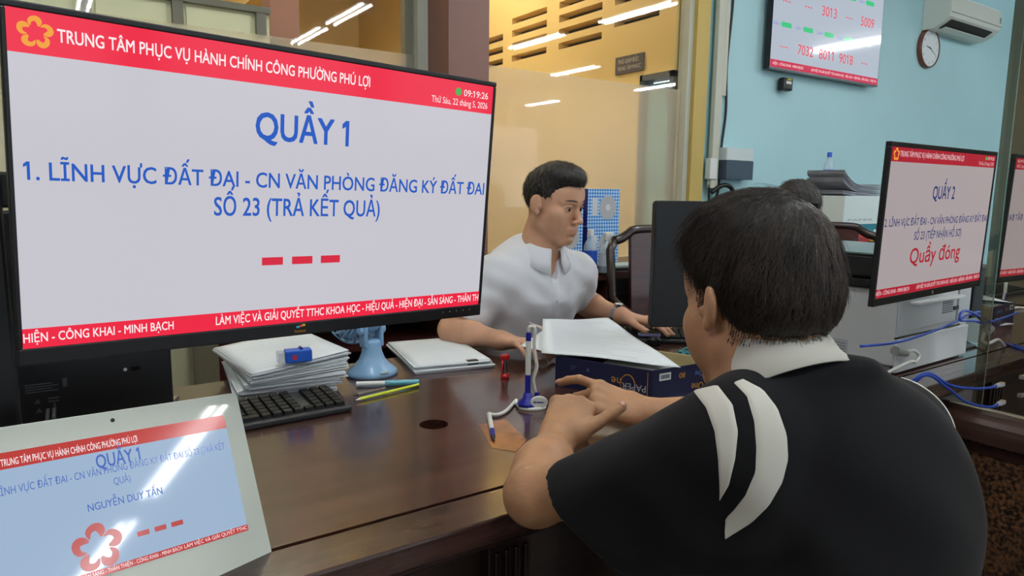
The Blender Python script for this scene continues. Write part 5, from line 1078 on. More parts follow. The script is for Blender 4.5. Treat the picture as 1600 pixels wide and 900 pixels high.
def head_prims(H, neck_to, nr=0.056, es=1.0, ey=0.0, slim=1.0):
    c, R, s = H
    def w(*p): return c + R @ (np.array(p, float) * s)
    def e(p, r, k=0.015, op='u', RR=None): return ell(w(*p), np.array(r) * s, R if RR is None else R @ RR, k, op)
    def cp(a, b, ra, rb=None, k=0.012, op='u'): return cap(w(*a), w(*b), ra * s, (rb if rb is not None else ra) * s, k, None, op)
    P = [e((0, -0.014, 0.036), (0.076, 0.095, 0.083)), e((0, 0.022, -0.020), (0.064, 0.062, 0.080), 0.03),
         cp((0, -0.028, -0.05), (0, -0.035, -0.12), 0.054, 0.054, 0.025)]
    for q in (-1, 1):
        P += [cp((q * 0.054 * slim, -0.004, -0.060), (q * 0.018, 0.058, -0.102), 0.019, 0.017, 0.028), e((q * 0.046, 0.050, -0.022), (0.022, 0.024, 0.020), 0.022), e((q * 0.041 * slim, 0.040, -0.050), (0.026 * slim, 0.036, 0.036), 0.025),
              cp((q * 0.012, 0.084, 0.019), (q * 0.046, 0.064, 0.018), 0.0085, 0.007, 0.014)]
    P += [e((0, 0.066, -0.100), (0.022, 0.020, 0.017), 0.02), e((0, 0.072, -0.070), (0.030, 0.020, 0.022), 0.02), e((0, 0.070, 0.045), (0.050, 0.018, 0.032), 0.03)]
    for q in (-1, 1): P += [e((q * 0.032, 0.091, 0.000), (0.019, 0.014, 0.0105), 0.012, 's')]
    P += [cp((0, 0.081, 0.010), (0, 0.103, -0.032), 0.0075, 0.0105, 0.012), e((0, 0.106, -0.036), (0.0115, 0.0105, 0.0095), 0.006)]
    for q in (-1, 1): P += [e((q * 0.0125, 0.096, -0.040), (0.0075, 0.010, 0.0075), 0.005), e((q * 0.007, 0.104, -0.0475), (0.0035, 0.005, 0.0035), 0.003, 's')]
    P += [e((0, 0.0850, -0.0645), (0.0225, 0.0085, 0.0050), 0.007), e((0, 0.0840, -0.0750), (0.0190, 0.0085, 0.0058), 0.007), cp((-0.021, 0.0875, -0.0692), (0.0, 0.0900, -0.0702), 0.0011, 0.0011, 0.003, 's'), cp((0.021, 0.0875, -0.0692), (0.0, 0.0900, -0.0702), 0.0011, 0.0011, 0.003, 's'), e((0, 0.0845, -0.0870), (0.016, 0.005, 0.003), 0.010, 's')]
    for q in (-1, 1):   # lids
        P += [cp((q * 0.019, 0.0795, 0.0040), (q * 0.032, 0.0840, 0.0068), 0.0044, 0.0046, 0.004), cp((q * 0.032, 0.0840, 0.0068), (q * 0.046, 0.074, 0.004), 0.0046, 0.0038, 0.004), cp((q * 0.020, 0.079, -0.004), (q * 0.044, 0.0745, -0.005), 0.004, 0.004, 0.005)]
    for q in (-1, 1):   # ears
        a = math.radians(24) * q; E = np.array([[math.cos(a), math.sin(a), 0], [-math.sin(a), math.cos(a), 0], [0, 0, 1]]).T
        P += [e((q * 0.083, -0.018 + ey, 0.002), (0.0070, 0.019 * es, 0.031 * es), 0.006, 'u', E), e((q * 0.080, -0.008 + ey, -0.027 * es), (0.0065, 0.009 * es, 0.011 * es), 0.006, 'u'),
              e((q * 0.0915, -0.012 + ey, 0.005), (0.0055, 0.0115 * es, 0.021 * es), 0.004, 's', E), e((q * 0.0845, -0.014 + ey, 0.003), (0.003, 0.006 * es, 0.014 * es), 0.004, 'u', E), e((q * 0.080, 0.001 + ey, -0.006), (0.004, 0.006, 0.009), 0.004, 'u')]
    P.append(cap(w(0, -0.030, -0.10), neck_to, nr * s, nr * 1.12, 0.03))
    return P, w
def hand_prims(wr, f, n, thumb, curls, spread=0.10, s=1.0, thumb_pose=(0.75, -0.25, 0.35), fl=(0.043, 0.026, 0.021), tb=0.3):
    """wr wrist point, f to the knuckles, n out of the back of the hand, thumb the side of the thumb"""
    f = nrm(f); n = nrm(np.array(n, float) - f * (np.array(n, float) @ f)); l = np.cross(n, f)
    if l @ np.array(thumb, float) < 0: l = -l
    wr = np.array(wr, float); P = []; tips = []
    offs = (0.030, 0.0095, -0.0115, -0.031); base = (0.088, 0.092, 0.087, 0.078); ln = (0.96, 1.06, 1.0, 0.80); rad = (0.0098, 0.0100, 0.0096, 0.0084)
    for i in range(4):
        b = wr + (f * base[i] + l * offs[i] + n * (0.003 if i in (1, 2) else 0)) * s
        P.append(cap(wr + (l * offs[i] * 0.62 + f * 0.010) * s, b, 0.0150 * s, 0.0118 * s, 0.014))
        P.append(ell(b + n * 0.003 * s, np.full(3, 0.0108 * s), None, 0.008))
        d = nrm(f + l * (spread * (1.5 - i) / 1.5)); p = b; a = 0.0; r = rad[i] * s
        for j in range(3):
            a += curls[i][j]; dj = d * math.cos(a) - n * math.sin(a); q = p + dj * fl[j] * ln[i] * s; r2 = r * 0.93
            P.append(cap(p, q, r, r2, 0.0035)); p = q; r = r2
        tips.append((p, dj, n * math.cos(a) + d * math.sin(a), r))
    tp = wr + (f * 0.022 + l * 0.026 - n * 0.006) * s; td = nrm(l * thumb_pose[0] + f * 0.9 + n * thumb_pose[1])
    P.append(cap(wr + (f * 0.012 + l * 0.012) * s, tp, 0.0165 * s, 0.0150 * s, 0.014)); q = tp + td * 0.044 * s; P.append(cap(tp, q, 0.0150 * s, 0.0118 * s, 0.010))
    q2d = nrm(td + f * thumb_pose[2]); q2 = q + q2d * 0.032 * s; P.append(cap(q, q2, 0.0112 * s, 0.0108 * s, 0.005)); q3d = nrm(q2d + f * thumb_pose[2] * 0.5 - n * 0.05); q3 = q2 + q3d * 0.025 * s; P.append(cap(q2, q3, 0.0108 * s, 0.0088 * s, 0.004))
    tips.append((q3, q3d, nrm(n + l * tb), 0.0092 * s)); return P, tips
def nails(tips, parent):
    for p, d, n, r in tips:
        n = nrm(n - d * (n @ d)); l = np.cross(n, d); G = []
        for i in range(5):
            u = -0.35 + i / 4 * 1.15; row = []
            for j in range(5):
                a = (j / 4 - 0.5) * 1.7; row.append(p + d * r * u + (n * math.cos(a) + l * math.sin(a)) * (r + 0.0007) * (1 - 0.10 * max(0, u)))
            G.append(row)
        MB().grid(G).build('nail', NAIL, parent, smooth=True, world=True, solid=0.0006)
def collar_mesh(c, nrmv, fwd, r0, r1, h0, h1, a0, a1, mt, parent, name='collar', sy=0.9, drop=0.0, tipdrop=0.0, n=40, thick=0.0025):
    """stand and fall of a shirt collar around a neck: inner ring up, folded down outside"""
    u = nrm(nrmv); f = nrm(np.array(fwd) - u * (np.array(fwd) @ u)); r = np.cross(f, u); c = np.array(c); G = []
    prof = [(r0, 0.0), (r0 + 0.002, h0 * 0.6), (r0 + 0.004, h0), (r0 + 0.010, h0 + 0.003), (r0 + 0.6 * (r1 - r0), h0 * 0.4 + h1 * 0.6), (r1, h1)]
    for i in range(n + 1):
        t = i / n; a = a0 + (a1 - a0) * t; e = abs(2 * t - 1) ** 3; row = []
        for (q, z) in prof:
            w_ = (q - r0) / max(1e-6, r1 - r0); row.append(c + (f * math.cos(a) * sy + r * math.sin(a)) * q * (1 + 0.12 * e * w_) + u * (z - tipdrop * e * max(0, w_ - 0.2) - drop * math.cos(a)))
        G.append(row)
    return MB().grid(G).build(name, mt, parent, smooth=True, world=True, solid=thick)

# ------------------------------------------------------------------ the seated visitor in black
man = thing('person', 'seated man seen from behind in a black polo shirt with white collar and stripes', 'person', (0.87, 0.30, 0.0))
HM = headM((0.764, 0.556, 1.108), 8, 8, 0, 0.98)
CN = CAM + ray(1199, 546) * 0.895; NN = nrm((0.16, 0.74, 1.0)); NB = CN - NN * 0.045
SL, SR = np.array([0.672, 0.512, 0.955]), np.array([0.992, 0.492, 0.912])
EL, ER = np.array([0.592, 0.795, 0.795]), np.array([1.24, 0.81, 0.795])
WL, WR = on_z(870, 687, .815), on_z(1010, 646, .792)
def sleeve_prims(S, E, r0, r1): return [cap(S, E, r0, r1, 0.03)]
LK = on_z(903, 621, .860); RK = on_z(942, 624, .815)
fL = nrm(LK - WL); fR = nrm(RK - WR)
nL = nrm(np.array([-0.35, -0.45, 0.80])); nR = nrm(np.array([-0.25, -0.42, 0.85]))
HP, hw_ = head_prims(HM, NB, 0.058, 0.86, 0.010)
LH, LT = hand_prims(WL + fL * 0.01, fL, nL, (1, 0, 0), [(0.85, 0.9, 0.4), (0.85, 1.0, 0.5), (0.9, 1.0, 0.5), (0.9, 0.9, 0.5)], 0.05, 1.05, (0.66, 0.22, 0.10), tb=-0.2)
RH, RTp = hand_prims(WR + fR * 0.01, fR, nR, (0, 1, 0), [(0.02, 0.55, 0.25), (0.75, 0.9, 0.5), (0.9, 0.9, 0.5), (0.9, 0.9, 0.5)], 0.06, 1.12, (0.5, -0.6, 0.3))
body = Field((0.44, 0.26, 0.62), (1.40, 1.36, 1.30), 0.0034)
body.put(HP)
tors = [cap((0.84, 0.50, 0.88), (0.85, 0.44, 0.68), 0.135, 0.135, 0.04, ((0, 1, 0), 1.45)), cap(SL, SR, 0.055, 0.055, 0.05), cap(NB, (0.84, 0.49, 0.92), 0.055, 0.10, 0.05)]
body.put(tors)
for S, E, Wp in ((SL, EL, WL), (SR, ER, WR)):
    body.put([cap(S + [0, 0, -0.03], E, 0.046, 0.042, 0.03), ell(E, (0.041, 0.041, 0.041), None, 0.02), cap(E, E + (Wp - E) * 0.40, 0.043, 0.047, 0.02), cap(E + (Wp - E) * 0.35, Wp, 0.046, 0.0305, 0.03), cap(Wp, Wp + nrm(Wp - E) * 0.02, 0.028, 0.025, 0.02)])
body.put(RH); body.put(LH)
V, F = keep_largest(*body.mesh()); V = relax(V, F, 1); Vb, Fb = V, F
fast_mesh('body', V, F, SKIN_A, man)
nails(LT, man); nails(RTp[:1], man)
# polo shirt
def fold(P, parts):
    d = np.zeros(len(P))
    for (c, ax, fr, amp, ph) in parts:
        q = P - np.array(c); t = q @ nrm(ax); r2 = (q ** 2).sum(1)
        d += amp * np.sin(t * fr + ph + 1.5 * np.sin(q[:, 2] * 9 + q[:, 0] * 5)) * np.exp(-r2 / 0.03)
    return d
sh = Field((0.44, 0.20, 0.50), (1.36, 0.98, 1.08), 0.0042)
sh.put([cap((0.845, 0.490, 0.865), (0.855, 0.425, 0.56), 0.165, 0.178, 0.05, ((0, 1, -0.15), 1.28)), cap(SL + [0.02, -0.005, -0.005], SR + [-0.02, -0.005, -0.005], 0.074, 0.074, 0.06), cap(CN - NN * 0.060, (0.84, 0.48, 0.90), 0.068, 0.11, 0.05), ell((0.85, 0.42, 0.80), (0.165, 0.105, 0.2), None, 0.06)])
for S, E in ((SL, EL), (SR, ER)):
    a = nrm(E - S); sl = Field((0.44, 0.20, 0.50), (1.36, 0.98, 1.08), 0.0042); L_ = np.linalg.norm(E - S); hem = S + a * L_ * 0.75 + [0, 0, -0.012]
    dn = np.array([0, 0, -1]) - a * (-a[2]); dn = nrm(dn)
    sl.put([cap(S - a * 0.02, S + a * (L_ * 0.95) + dn * 0.026, 0.072, 0.056, 0.03), cap(S + dn * 0.03, S + a * L_ * 0.95 + dn * 0.066, 0.062, 0.062, 0.03), cap(S + dn * 0.10 + a * 0.02, S + a * L_ * 0.72 + dn * 0.085, 0.055, 0.050, 0.03)])
    sl.put([cap(hem - a * 0.05 + dn * 0.024, hem + a * 0.2 + dn * 0.030, 0.048, 0.048, 0.012, None, 's'), cap(hem - a * 0.05 + dn * 0.058, hem + a * 0.2 + dn * 0.064, 0.050, 0.050, 0.012, None, 's')]); sl.cut(a + 0.55 * dn, hem); sh.blend(sl, 0.022)
_q1 = nrm(np.cross(NN, [1, 0, 0])); sh.put([ell(CN - NN * 0.050 + np.array([0.034, -0.026, 0.0]), (0.078, 0.075, 0.022), np.stack([np.cross(_q1, NN), _q1, NN], 1), 0.03)])
sh.put([cap(CN - NN * 0.016, CN + NN * 0.12, 0.056, 0.066, 0.01, None, 's')])
sh.wrinkle(lambda P: fold(P, [((0.64, 0.62, 0.90), (0.3, 0.9, 0.5), 55, 0.0035, 0), ((0.70, 0.48, 0.82), (0.5, -0.5, 0.8), 48, 0.0045, 1), ((1.02, 0.42, 0.86), (0.9, 0.2, 0.5), 42, 0.004, 2), ((0.88, 0.33, 0.75), (0.3, 0.2, 1), 30, 0.003, 0.5), ((0.80, 0.40, 0.95), (1, 0.2, 0.4), 30, 0.002, 0.5), ((0.75, 0.6, 0.72), (0.6, 0.5, 0.9), 50, 0.005, 1)]) )
V, F = keep_largest(*sh.mesh()); V = relax(V, F, 7); fast_mesh('polo_shirt', V, F, BLK, man)
bvh = BVHTree.FromPolygons(V.tolist(), F.tolist())
def on_shirt(x, y):
    d = Vector(ray(x, y)).normalized(); h = bvh.ray_cast(Vector(CAM), d)
    k = 0
    while h[0] is None and k < 90: k += 1; d = Vector(ray(x - k, y + 0.4 * k)).normalized(); h = bvh.ray_cast(Vector(CAM), d)
    if h[0] is None: h = bvh.find_nearest(Vector(CAM) + d * 0.85)
    return np.array(h[0]), np.array(h[1])
def resample(pts, n):
    p = np.array(pts, float); s = np.concatenate([[0], np.cumsum(np.linalg.norm(np.diff(p, axis=0), axis=1))]); t = np.linspace(0, s[-1], n); return np.stack([np.interp(t, s, p[:, i]) for i in (0, 1)], 1)
def stripe(left, right, n=36, m=9, lift=0.0024):
    z = lambda q: [(760 + x * 0.525, 480 + y * 0.525) for x, y in q]
    A, B_ = resample(z(left), n), resample(z(right), n); G = []
    for i in range(n):
        row = []
        for j in range(m):
            x, y = A[i] + (B_[i] - A[i]) * j / (m - 1); p, nn = on_shirt(x, y); row.append(p + nn * (lift if 0 < j < m - 1 else 0.0008))
        G.append(row)
    MB().grid(G).build('white_stripe', WHK, man, smooth=True, world=True)
    xm = (SL[0] + SR[0]) / 2; Q = []           # the other sleeve carries the same stripe
    for row in G:
        r_ = []
        for j, p in enumerate(row): h = bvh.find_nearest(Vector((2 * xm - p[0], p[1] - 0.010, p[2] - 0.040))); r_.append(np.array(h[0]) + np.array(h[1]) * (lift if 0 < j < m - 1 else 0.0008))
        Q.append(r_)
    MB().grid(Q).build('white_stripe', WHK, man, smooth=True, world=True)
stripe([(618, 252), (655, 300), (680, 370), (690, 450), (694, 520), (695, 570)], [(690, 235), (733, 290), (749, 370), (741, 450), (722, 530), (697, 572)])
stripe([(738, 228), (775, 265), (797, 340), (803, 420), (800, 490), (770, 560), (735, 605), (712, 628), (711, 660)], [(768, 217), (822, 245), (865, 300), (893, 380), (897, 450), (880, 520), (840, 590), (790, 640), (712, 690)])
collar_mesh(CN - NN * 0.030, NN, (0.1, 1, -0.3), 0.062, 0.090, 0.030, -0.026, math.radians(28), math.radians(332), WHK, man, sy=1.0)
# hair: a cap and combed strands
c_, R_, s_ = HM
hair = Field(c_ - 0.16, c_ + 0.17, 0.0035)
def hp(p, r, k=0.02, op='u'): return ell(hw_(*p), np.array(r) * s_, R_, k, op)
hair.put([hp((0, -0.016, 0.050), (0.081, 0.100, 0.097)), hp((0, 0.03, 0.090), (0.068, 0.062, 0.050), 0.03), hp((0, -0.052, 0.005), (0.071, 0.058, 0.062), 0.03)])
hair.put([hp((0, 0.115, -0.035), (0.115, 0.098, 0.098), 0.012, 's'), hp((0, -0.02, -0.112), (0.12, 0.12, 0.080), 0.02, 's')])
for q in (-1, 1): hair.put([hp((q * 0.094, 0.008, -0.016), (0.030, 0.034, 0.045), 0.01, 's')])
hair.wrinkle(lambda P: 0.0016 * np.sin(P[:, 0] * 210 + 3 * np.sin(P[:, 2] * 40)) * np.sin(P[:, 1] * 190 + 2 * np.sin(P[:, 0] * 50)))
V, F = keep_largest(*hair.mesh()); ho = fast_mesh('hair', V, F, HAIRM, man)
def strands(V, F, n, crown, seed, length=(0.030, 0.052), r=0.00042, lift=0.06, down=0.25, seg=6, swirl=0.9, low=None, cen=None):
    g = np.random.default_rng(seed); T = V[F]; area = np.linalg.norm(np.cross(T[:, 1] - T[:, 0], T[:, 3] - T[:, 0]), axis=1); nf = np.cross(T[:, 1] - T[:, 0], T[:, 3] - T[:, 0]); nf /= np.linalg.norm(nf, axis=1)[:, None] + 1e-12
    i = g.choice(len(F), n, p=area / area.sum()); P = T[i].mean(1); N = nf[i]; cen = V.mean(0) if cen is None else cen; N *= np.sign(((P - cen) * N).sum(1))[:, None]
    cd = nrm(crown - cen); away = (P - crown); tan = np.cross(np.broadcast_to(cd, P.shape), away); tan /= np.linalg.norm(tan, axis=1)[:, None] + 1e-9; away /= np.linalg.norm(away, axis=1)[:, None] + 1e-9
    D = away + swirl * tan * np.exp(-np.linalg.norm(P - crown, axis=1) / 0.06)[:, None] + np.array([0, 0, -down]) + g.normal(0, 0.30, P.shape)
    D -= N * (D * N).sum(1)[:, None]; D /= np.linalg.norm(D, axis=1)[:, None] + 1e-9; Lh = g.uniform(*length, n)[:, None] * (1.0 if low is None else np.clip((P[:, 2:3] - low) / 0.09, 0.16, 1.0)); pts = []; p = P - N * 0.002; d = D + N * lift
    bvh_ = BVHTree.FromPolygons(V.tolist(), F.tolist())
    for k in range(seg):
        pts.append(p.copy()); p = p + d * Lh / (seg - 1); d = d - N * 0.10 + np.array([0, 0, -0.07]) + g.normal(0, 0.03, d.shape)
        for q in range(n):
            h = bvh_.find_nearest(Vector(p[q])); m = np.array(h[1]); dd = (p[q] - np.array(h[0])) @ (m * np.sign(m @ (p[q] - cen)))
            if dd < 0.001: p[q] = np.array(h[0]) + m * np.sign(m @ (p[q] - cen)) * (0.001 + 0.0012 * g.random())
    pts = np.array(pts); VV = []; S3 = 3
    for k in range(seg):
        w = r * (1 - 0.75 * k / (seg - 1)); t = D; a = np.cross(t, N); a /= np.linalg.norm(a, axis=1)[:, None] + 1e-9
        for q in range(S3): an = 2 * PI * q / S3; VV.append(pts[k] + (a * math.cos(an) + N * math.sin(an)) * w)
    VV = np.array(VV).reshape(seg, S3, n, 3).transpose(2, 0, 1, 3).reshape(-1, 3); f = np.array([[k * S3 + q, k * S3 + (q + 1) % S3, (k + 1) * S3 + (q + 1) % S3, (k + 1) * S3 + q] for k in range(seg - 1) for q in range(S3)])
    FF = (f[None] + (np.arange(n) * seg * S3)[:, None, None]).reshape(-1, 4); return VV, FF
crown = hw_(0.022, -0.070, 0.112)
VV, FF = strands(V, F, 8000, crown, 3, low=c_[2] - 0.030); so = fast_mesh('hair_strands', VV, FF, HAIRS, man, smooth=True)
# short hair fading out over the nape and before the ears
ql = (Vb - c_) @ R_ / s_; fl_ = ql[Fb].mean(1)
nape = (fl_[:, 1] < -0.02) & (fl_[:, 2] > -0.050 + 0.008 * np.sin(fl_[:, 0] * 60)) & (fl_[:, 2] < 0.0) & (np.abs(fl_[:, 0]) < 0.078)
side = (np.abs(fl_[:, 0]) > 0.052) & (np.abs(fl_[:, 0]) < 0.080) & (fl_[:, 1] > 0.004) & (fl_[:, 1] < 0.030) & (fl_[:, 2] > -0.004) & (fl_[:, 2] < 0.045)
VV, FF = strands(Vb, Fb[nape | side], 2600, crown, 5, (0.004, 0.008), 0.00045, 0.15, 0.9, 4, 0.0, cen=c_); fast_mesh('short_hair', VV, FF, HAIRS, man, smooth=True)
# trousers, shoes and the stool he sits on
tr = Field((0.55, 0.05, 0.0), (1.2, 0.95, 0.68), 0.010)
tr.put([cap((0.78, 0.36, 0.55), (0.97, 0.36, 0.55), 0.125, 0.125, 0.04)])
for q in (-1, 1): tr.put([cap((0.875 + q * 0.09, 0.36, 0.545), (0.875 + q * 0.15, 0.70, 0.55), 0.090, 0.068, 0.03), cap((0.875 + q * 0.15, 0.70, 0.55), (0.875 + q * 0.15, 0.64, 0.09), 0.066, 0.052, 0.03)])
V, F = keep_largest(*tr.mesh()); fast_mesh('trousers', V, F, TRS, man)
for q in (-1, 1):
    f_ = Field((0.875 + q * 0.15 - 0.09, 0.5, 0.0), (0.875 + q * 0.15 + 0.09, 0.86, 0.14), 0.008); f_.put([cap((0.875 + q * 0.15, 0.60, 0.045), (0.875 + q * 0.15, 0.78, 0.038), 0.042, 0.036, 0.02)]); V, F = f_.mesh(); fast_mesh('shoe', V, F, BLACK, man)
stl = thing('stool', 'low black stool under the seated man in the black polo', 'stool', (0.875, 0.33, 0)); MB().lathe([(0.17, 0.40), (0.18, 0.408), (0.18, 0.418), (0.15, 0.422)], (0, 0, 0), 28).build('seat', BLACK, stl)
for k in range(4): a = PI / 4 + k * PI / 2; MB().tube([(0.13 * math.cos(a), 0.13 * math.sin(a), 0.40), (0.17 * math.cos(a), 0.17 * math.sin(a), 0)], 0.013, 10).build('leg', CHROME, stl)

# ------------------------------------------------------------------ the clerk in the white shirt
clk = thing('person', 'clerk in a white short-sleeved shirt working behind the counter', 'person', (1.40, 1.98, 0.0))
HC = headM((1.395, 1.800, 1.205), 163, 9, 0, 1.02)
NC = np.array([1.385, 1.850, 1.055])
CR, CL = np.array([1.200, 1.865, 0.970]), np.array([1.565, 1.870, 0.962])
QR, QL = np.array([1.085, 1.925, 0.800]), np.array([1.640, 1.965, 0.845])
WRc, WLc = np.array([1.150, 1.735, 0.792]), np.array([1.650, 1.735, 0.822])
CP, cw_ = head_prims(HC, NC, 0.048, 0.92, 0.004, 0.92)
fR = nrm(on_z(832, 538, .80) - WRc); fL = nrm(np.array([0.060, -0.085, -0.012]))
CRH, CRT = hand_prims(WRc + fR * 0.008, fR, (0.05, 0.15, 1), (1, 0.3, 0), [(0.2, 0.35, 0.2), (0.25, 0.35, 0.2), (0.3, 0.35, 0.2), (0.25, 0.3, 0.2)], 0.30, 0.98, (0.6, -0.2, 0.1))
CLH, CLT = hand_prims(WLc + fL * 0.008, fL, (0.2, -0.15, 1), (-1, -0.3, 0), [(0.15, 0.3, 0.2), (0.15, 0.3, 0.2), (0.2, 0.3, 0.2), (0.2, 0.3, 0.2)], 0.22, 0.98, (0.8, -0.25, 0.2))
b2 = Field((0.98, 1.50, 0.70), (1.86, 2.14, 1.36), 0.0032)
b2.put(CP); b2.put([cap((1.385, 1.93, 0.92), (1.385, 1.97, 0.76), 0.14, 0.14, 0.04, ((0, 1, 0), 1.5)), cap(CR, CL, 0.05, 0.05, 0.05), cap(NC, (1.385, 1.90, 0.97), 0.055, 0.10, 0.05)])
for S, E, Wp in ((CR, QR, WRc), (CL, QL, WLc)):
    b2.put([cap(S, E, 0.050, 0.041, 0.03), ell(E, (0.040,) * 3, None, 0.02), cap(E, E + (Wp - E) * 0.35, 0.041, 0.042, 0.02), cap(E + (Wp - E) * 0.3, Wp, 0.041, 0.027, 0.03), cap(Wp, Wp + nrm(Wp - E) * 0.02, 0.027, 0.024, 0.02)])
b2.put(CRH); b2.put(CLH)
V, F = keep_largest(*b2.mesh())
bvb = BVHTree.FromPolygons(V.tolist(), F.tolist()); q_ = (V - HC[0]) @ HC[1] / HC[2]; fc = q_[F].mean(1)     # lips take their own colour
up_ = ((fc[:, 0] / 0.0235) ** 2 + ((fc[:, 2] + 0.0648) / 0.0052) ** 2 < 1) & (fc[:, 1] > 0.078); lo_ = ((fc[:, 0] / 0.0205) ** 2 + ((fc[:, 2] + 0.0750) / 0.0060) ** 2 < 1) & (fc[:, 1] > 0.078)
fast_mesh('body', V, F, [SKIN_B, LIP], clk, mi=(up_ | lo_).astype(int))
nails(CRT, clk); nails(CLT, clk)
for q in (-1, 1):
    e_ = cw_(q * 0.0315, 0.0735, 0.0015); G = MB()
    n1 = [[e_ + 0.0118 * np.array([math.cos(a) * math.cos(b), math.sin(a) * math.cos(b), math.sin(b)]) for a in np.linspace(0, 2 * PI, 21)] for b in np.linspace(-PI / 2, PI / 2, 11)]
    eo = G.grid(n1).build('eyeball', EYEW, clk, smooth=True, world=True)
    gz = nrm(HC[1] @ np.array([0.12, 1, -0.28])); a1 = nrm(np.cross(gz, [0, 0, 1])); a2 = np.cross(a1, gz); G = []
    for r in (0.0001, 0.003, 0.0058): G.append([e_ + gz * math.sqrt(0.0121 ** 2 - r * r) + (a1 * math.cos(t) + a2 * math.sin(t)) * r for t in np.linspace(0, 2 * PI, 19)])
    MB().grid(G).build('iris', IRIS, clk, smooth=True, world=True)
    def onface(x, z, off): o_ = Vector(cw_(x, 0.2, z)); h_ = bvb.ray_cast(o_, Vector(-HC[1][:, 1])); return np.array(h_[0]) + HC[1][:, 1] * off
    MB().tube([onface(q * (0.0185 + 0.028 * t), 0.0034 + 0.0026 * math.sin(t * 2.7), -0.0002) for t in np.linspace(0, 1, 9)], [0.0007, 0.001, 0.0012, 0.0013, 0.0013, 0.0013, 0.0012, 0.001, 0.0006], 6).build('eyelashes', HAIRM, clk, smooth=True, world=True)
    br = []
    for i in range(8): t = i / 7; br.append(onface(q * (0.012 + 0.040 * t), 0.0225 + 0.0050 * math.sin(t * 2.2 + 0.3), -0.0014))
    MB().tube(br, [0.0018, 0.0026, 0.0029, 0.0029, 0.0028, 0.0026, 0.0021, 0.0012], 8).build('eyebrow', mat('eyebrow_brown', (52, 40, 34), 0.7), clk, smooth=True, world=True)
c_, R_, s_ = HC
hf = Field(c_ - 0.15, c_ + 0.16, 0.003)
def hp2(p, r, k=0.02, op='u'): return ell(cw_(*p), np.array(r) * s_, R_, k, op)
hf.put([hp2((0, -0.016, 0.039), (0.0785, 0.0975, 0.0865)), hp2((0, 0.018, 0.096), (0.060, 0.068, 0.040), 0.03), hp2((0.0, 0.058, 0.092), (0.050, 0.034, 0.030), 0.02)])
hf.put([hp2((0, 0.125, -0.020), (0.125, 0.092, 0.094), 0.008, 's'), hp2((0, 0.0, -0.105), (0.12, 0.13, 0.068), 0.015, 's')])
for q in (-1, 1): hf.put([hp2((q * 0.095, 0.000, -0.012), (0.026, 0.028, 0.046), 0.008, 's'), hp2((q * 0.085, 0.070, 0.022), (0.045, 0.038, 0.045), 0.01, 's')])
hf.wrinkle(lambda P: 0.0012 * np.sin(P[:, 0] * 330 + 3 * np.sin(P[:, 2] * 60)) * np.sin(P[:, 1] * 260))
V, F = keep_largest(*hf.mesh()); fast_mesh('hair', V, F, HAIRM, clk)
VV, FF = strands(V, F, 2200, cw_(0.0, -0.06, 0.125), 8, (0.012, 0.024), 0.0006, 0.25, 0.2, 4); fast_mesh('hair_strands', VV, FF, HAIRS, clk, smooth=True)
# shirt
B0, B1 = (0.98, 1.62, 0.66), (1.84, 2.16, 1.12)
s2h = Field(B0, B1, 0.0042)
s2h.put([cap((1.385, 1.925, 0.925), (1.385, 1.965, 0.70), 0.180, 0.185, 0.05, ((0, 1, 0.1), 1.42)), cap(CR + [0.02, 0, -0.004], CL + [-0.02, 0, -0.004], 0.060, 0.060, 0.08), ell((1.385, 1.905, 0.90), (0.185, 0.105, 0.13), None, 0.07), cap(NC + [0, 0.02, -0.022], (1.385, 1.90, 0.92), 0.064, 0.13, 0.06)])
for S, E in ((CR, QR), (CL, QL)):
    a = nrm(E - S); L_ = np.linalg.norm(E - S); sl = Field(B0, B1, 0.0042); hem = S + a * L_ * 0.72; dn = np.array([0, 0, -1]) - a * (-a[2]); dn = nrm(dn)
    sl.put([cap(S - a * 0.01, S + a * L_ * 0.95, 0.060, 0.060, 0.03), cap(S + dn * 0.02, S + a * L_ * 0.95 + dn * 0.03, 0.054, 0.060, 0.03)]); sl.put([cap(hem - a * 0.02 + dn * 0.008, hem + a * 0.2 + dn * 0.012, 0.050, 0.054, 0.01, None, 's')]); sl.cut(a + 0.2 * dn, hem); s2h.blend(sl, 0.045)
s2h.put([cap(NC + [0, -0.015, 0.0], NC + [0.0, -0.06, 0.10], 0.054, 0.062, 0.008, None, 's'), ell(NC + [0, -0.066, -0.035], (0.022, 0.035, 0.055), None, 0.01, 's')])
s2h.wrinkle(lambda P: fold(P, [((1.25, 1.80, 0.86), (0.6, 0.2, 0.8), 85, 0.0019, 0), ((1.50, 1.80, 0.85), (0.7, 0.1, -0.7), 80, 0.0019, 1), ((1.385, 1.80, 0.78), (0.9, 0.1, 0.4), 70, 0.0019, 2), ((1.60, 1.88, 0.92), (0.5, 0.3, 0.9), 95, 0.0018, 0.3), ((1.15, 1.88, 0.92), (0.5, 0.3, 0.9), 95, 0.0018, 0.3), ((1.30, 1.80, 0.95), (0.8, 0, 0.6), 75, 0.0015, 1), ((1.48, 1.80, 0.95), (0.7, 0, -0.5), 70, 0.0015, 1)]))
V, F = keep_largest(*s2h.mesh()); V = relax(V, F, 2); fast_mesh('shirt', V, F, WSH, clk); bv2 = BVHTree.FromPolygons(V.tolist(), F.tolist())
def front(x, z, off=0.0015):
    h = bv2.ray_cast(Vector((x, 1.0, z)), Vector((0, 1, 0))); p = np.array(h[0]) if h[0] is not None else np.array([x, 1.8, z]); return p + np.array([0, -off, 0])
def patch(xs, zs, name, off=0.0018): return MB().grid([[front(x, z, off if 0 < i < len(zs) - 1 and 0 < j < len(xs) - 1 else 0.0004) for j, x in enumerate(xs)] for i, z in enumerate(zs)]).build(name, WSH, clk, smooth=True, world=True)
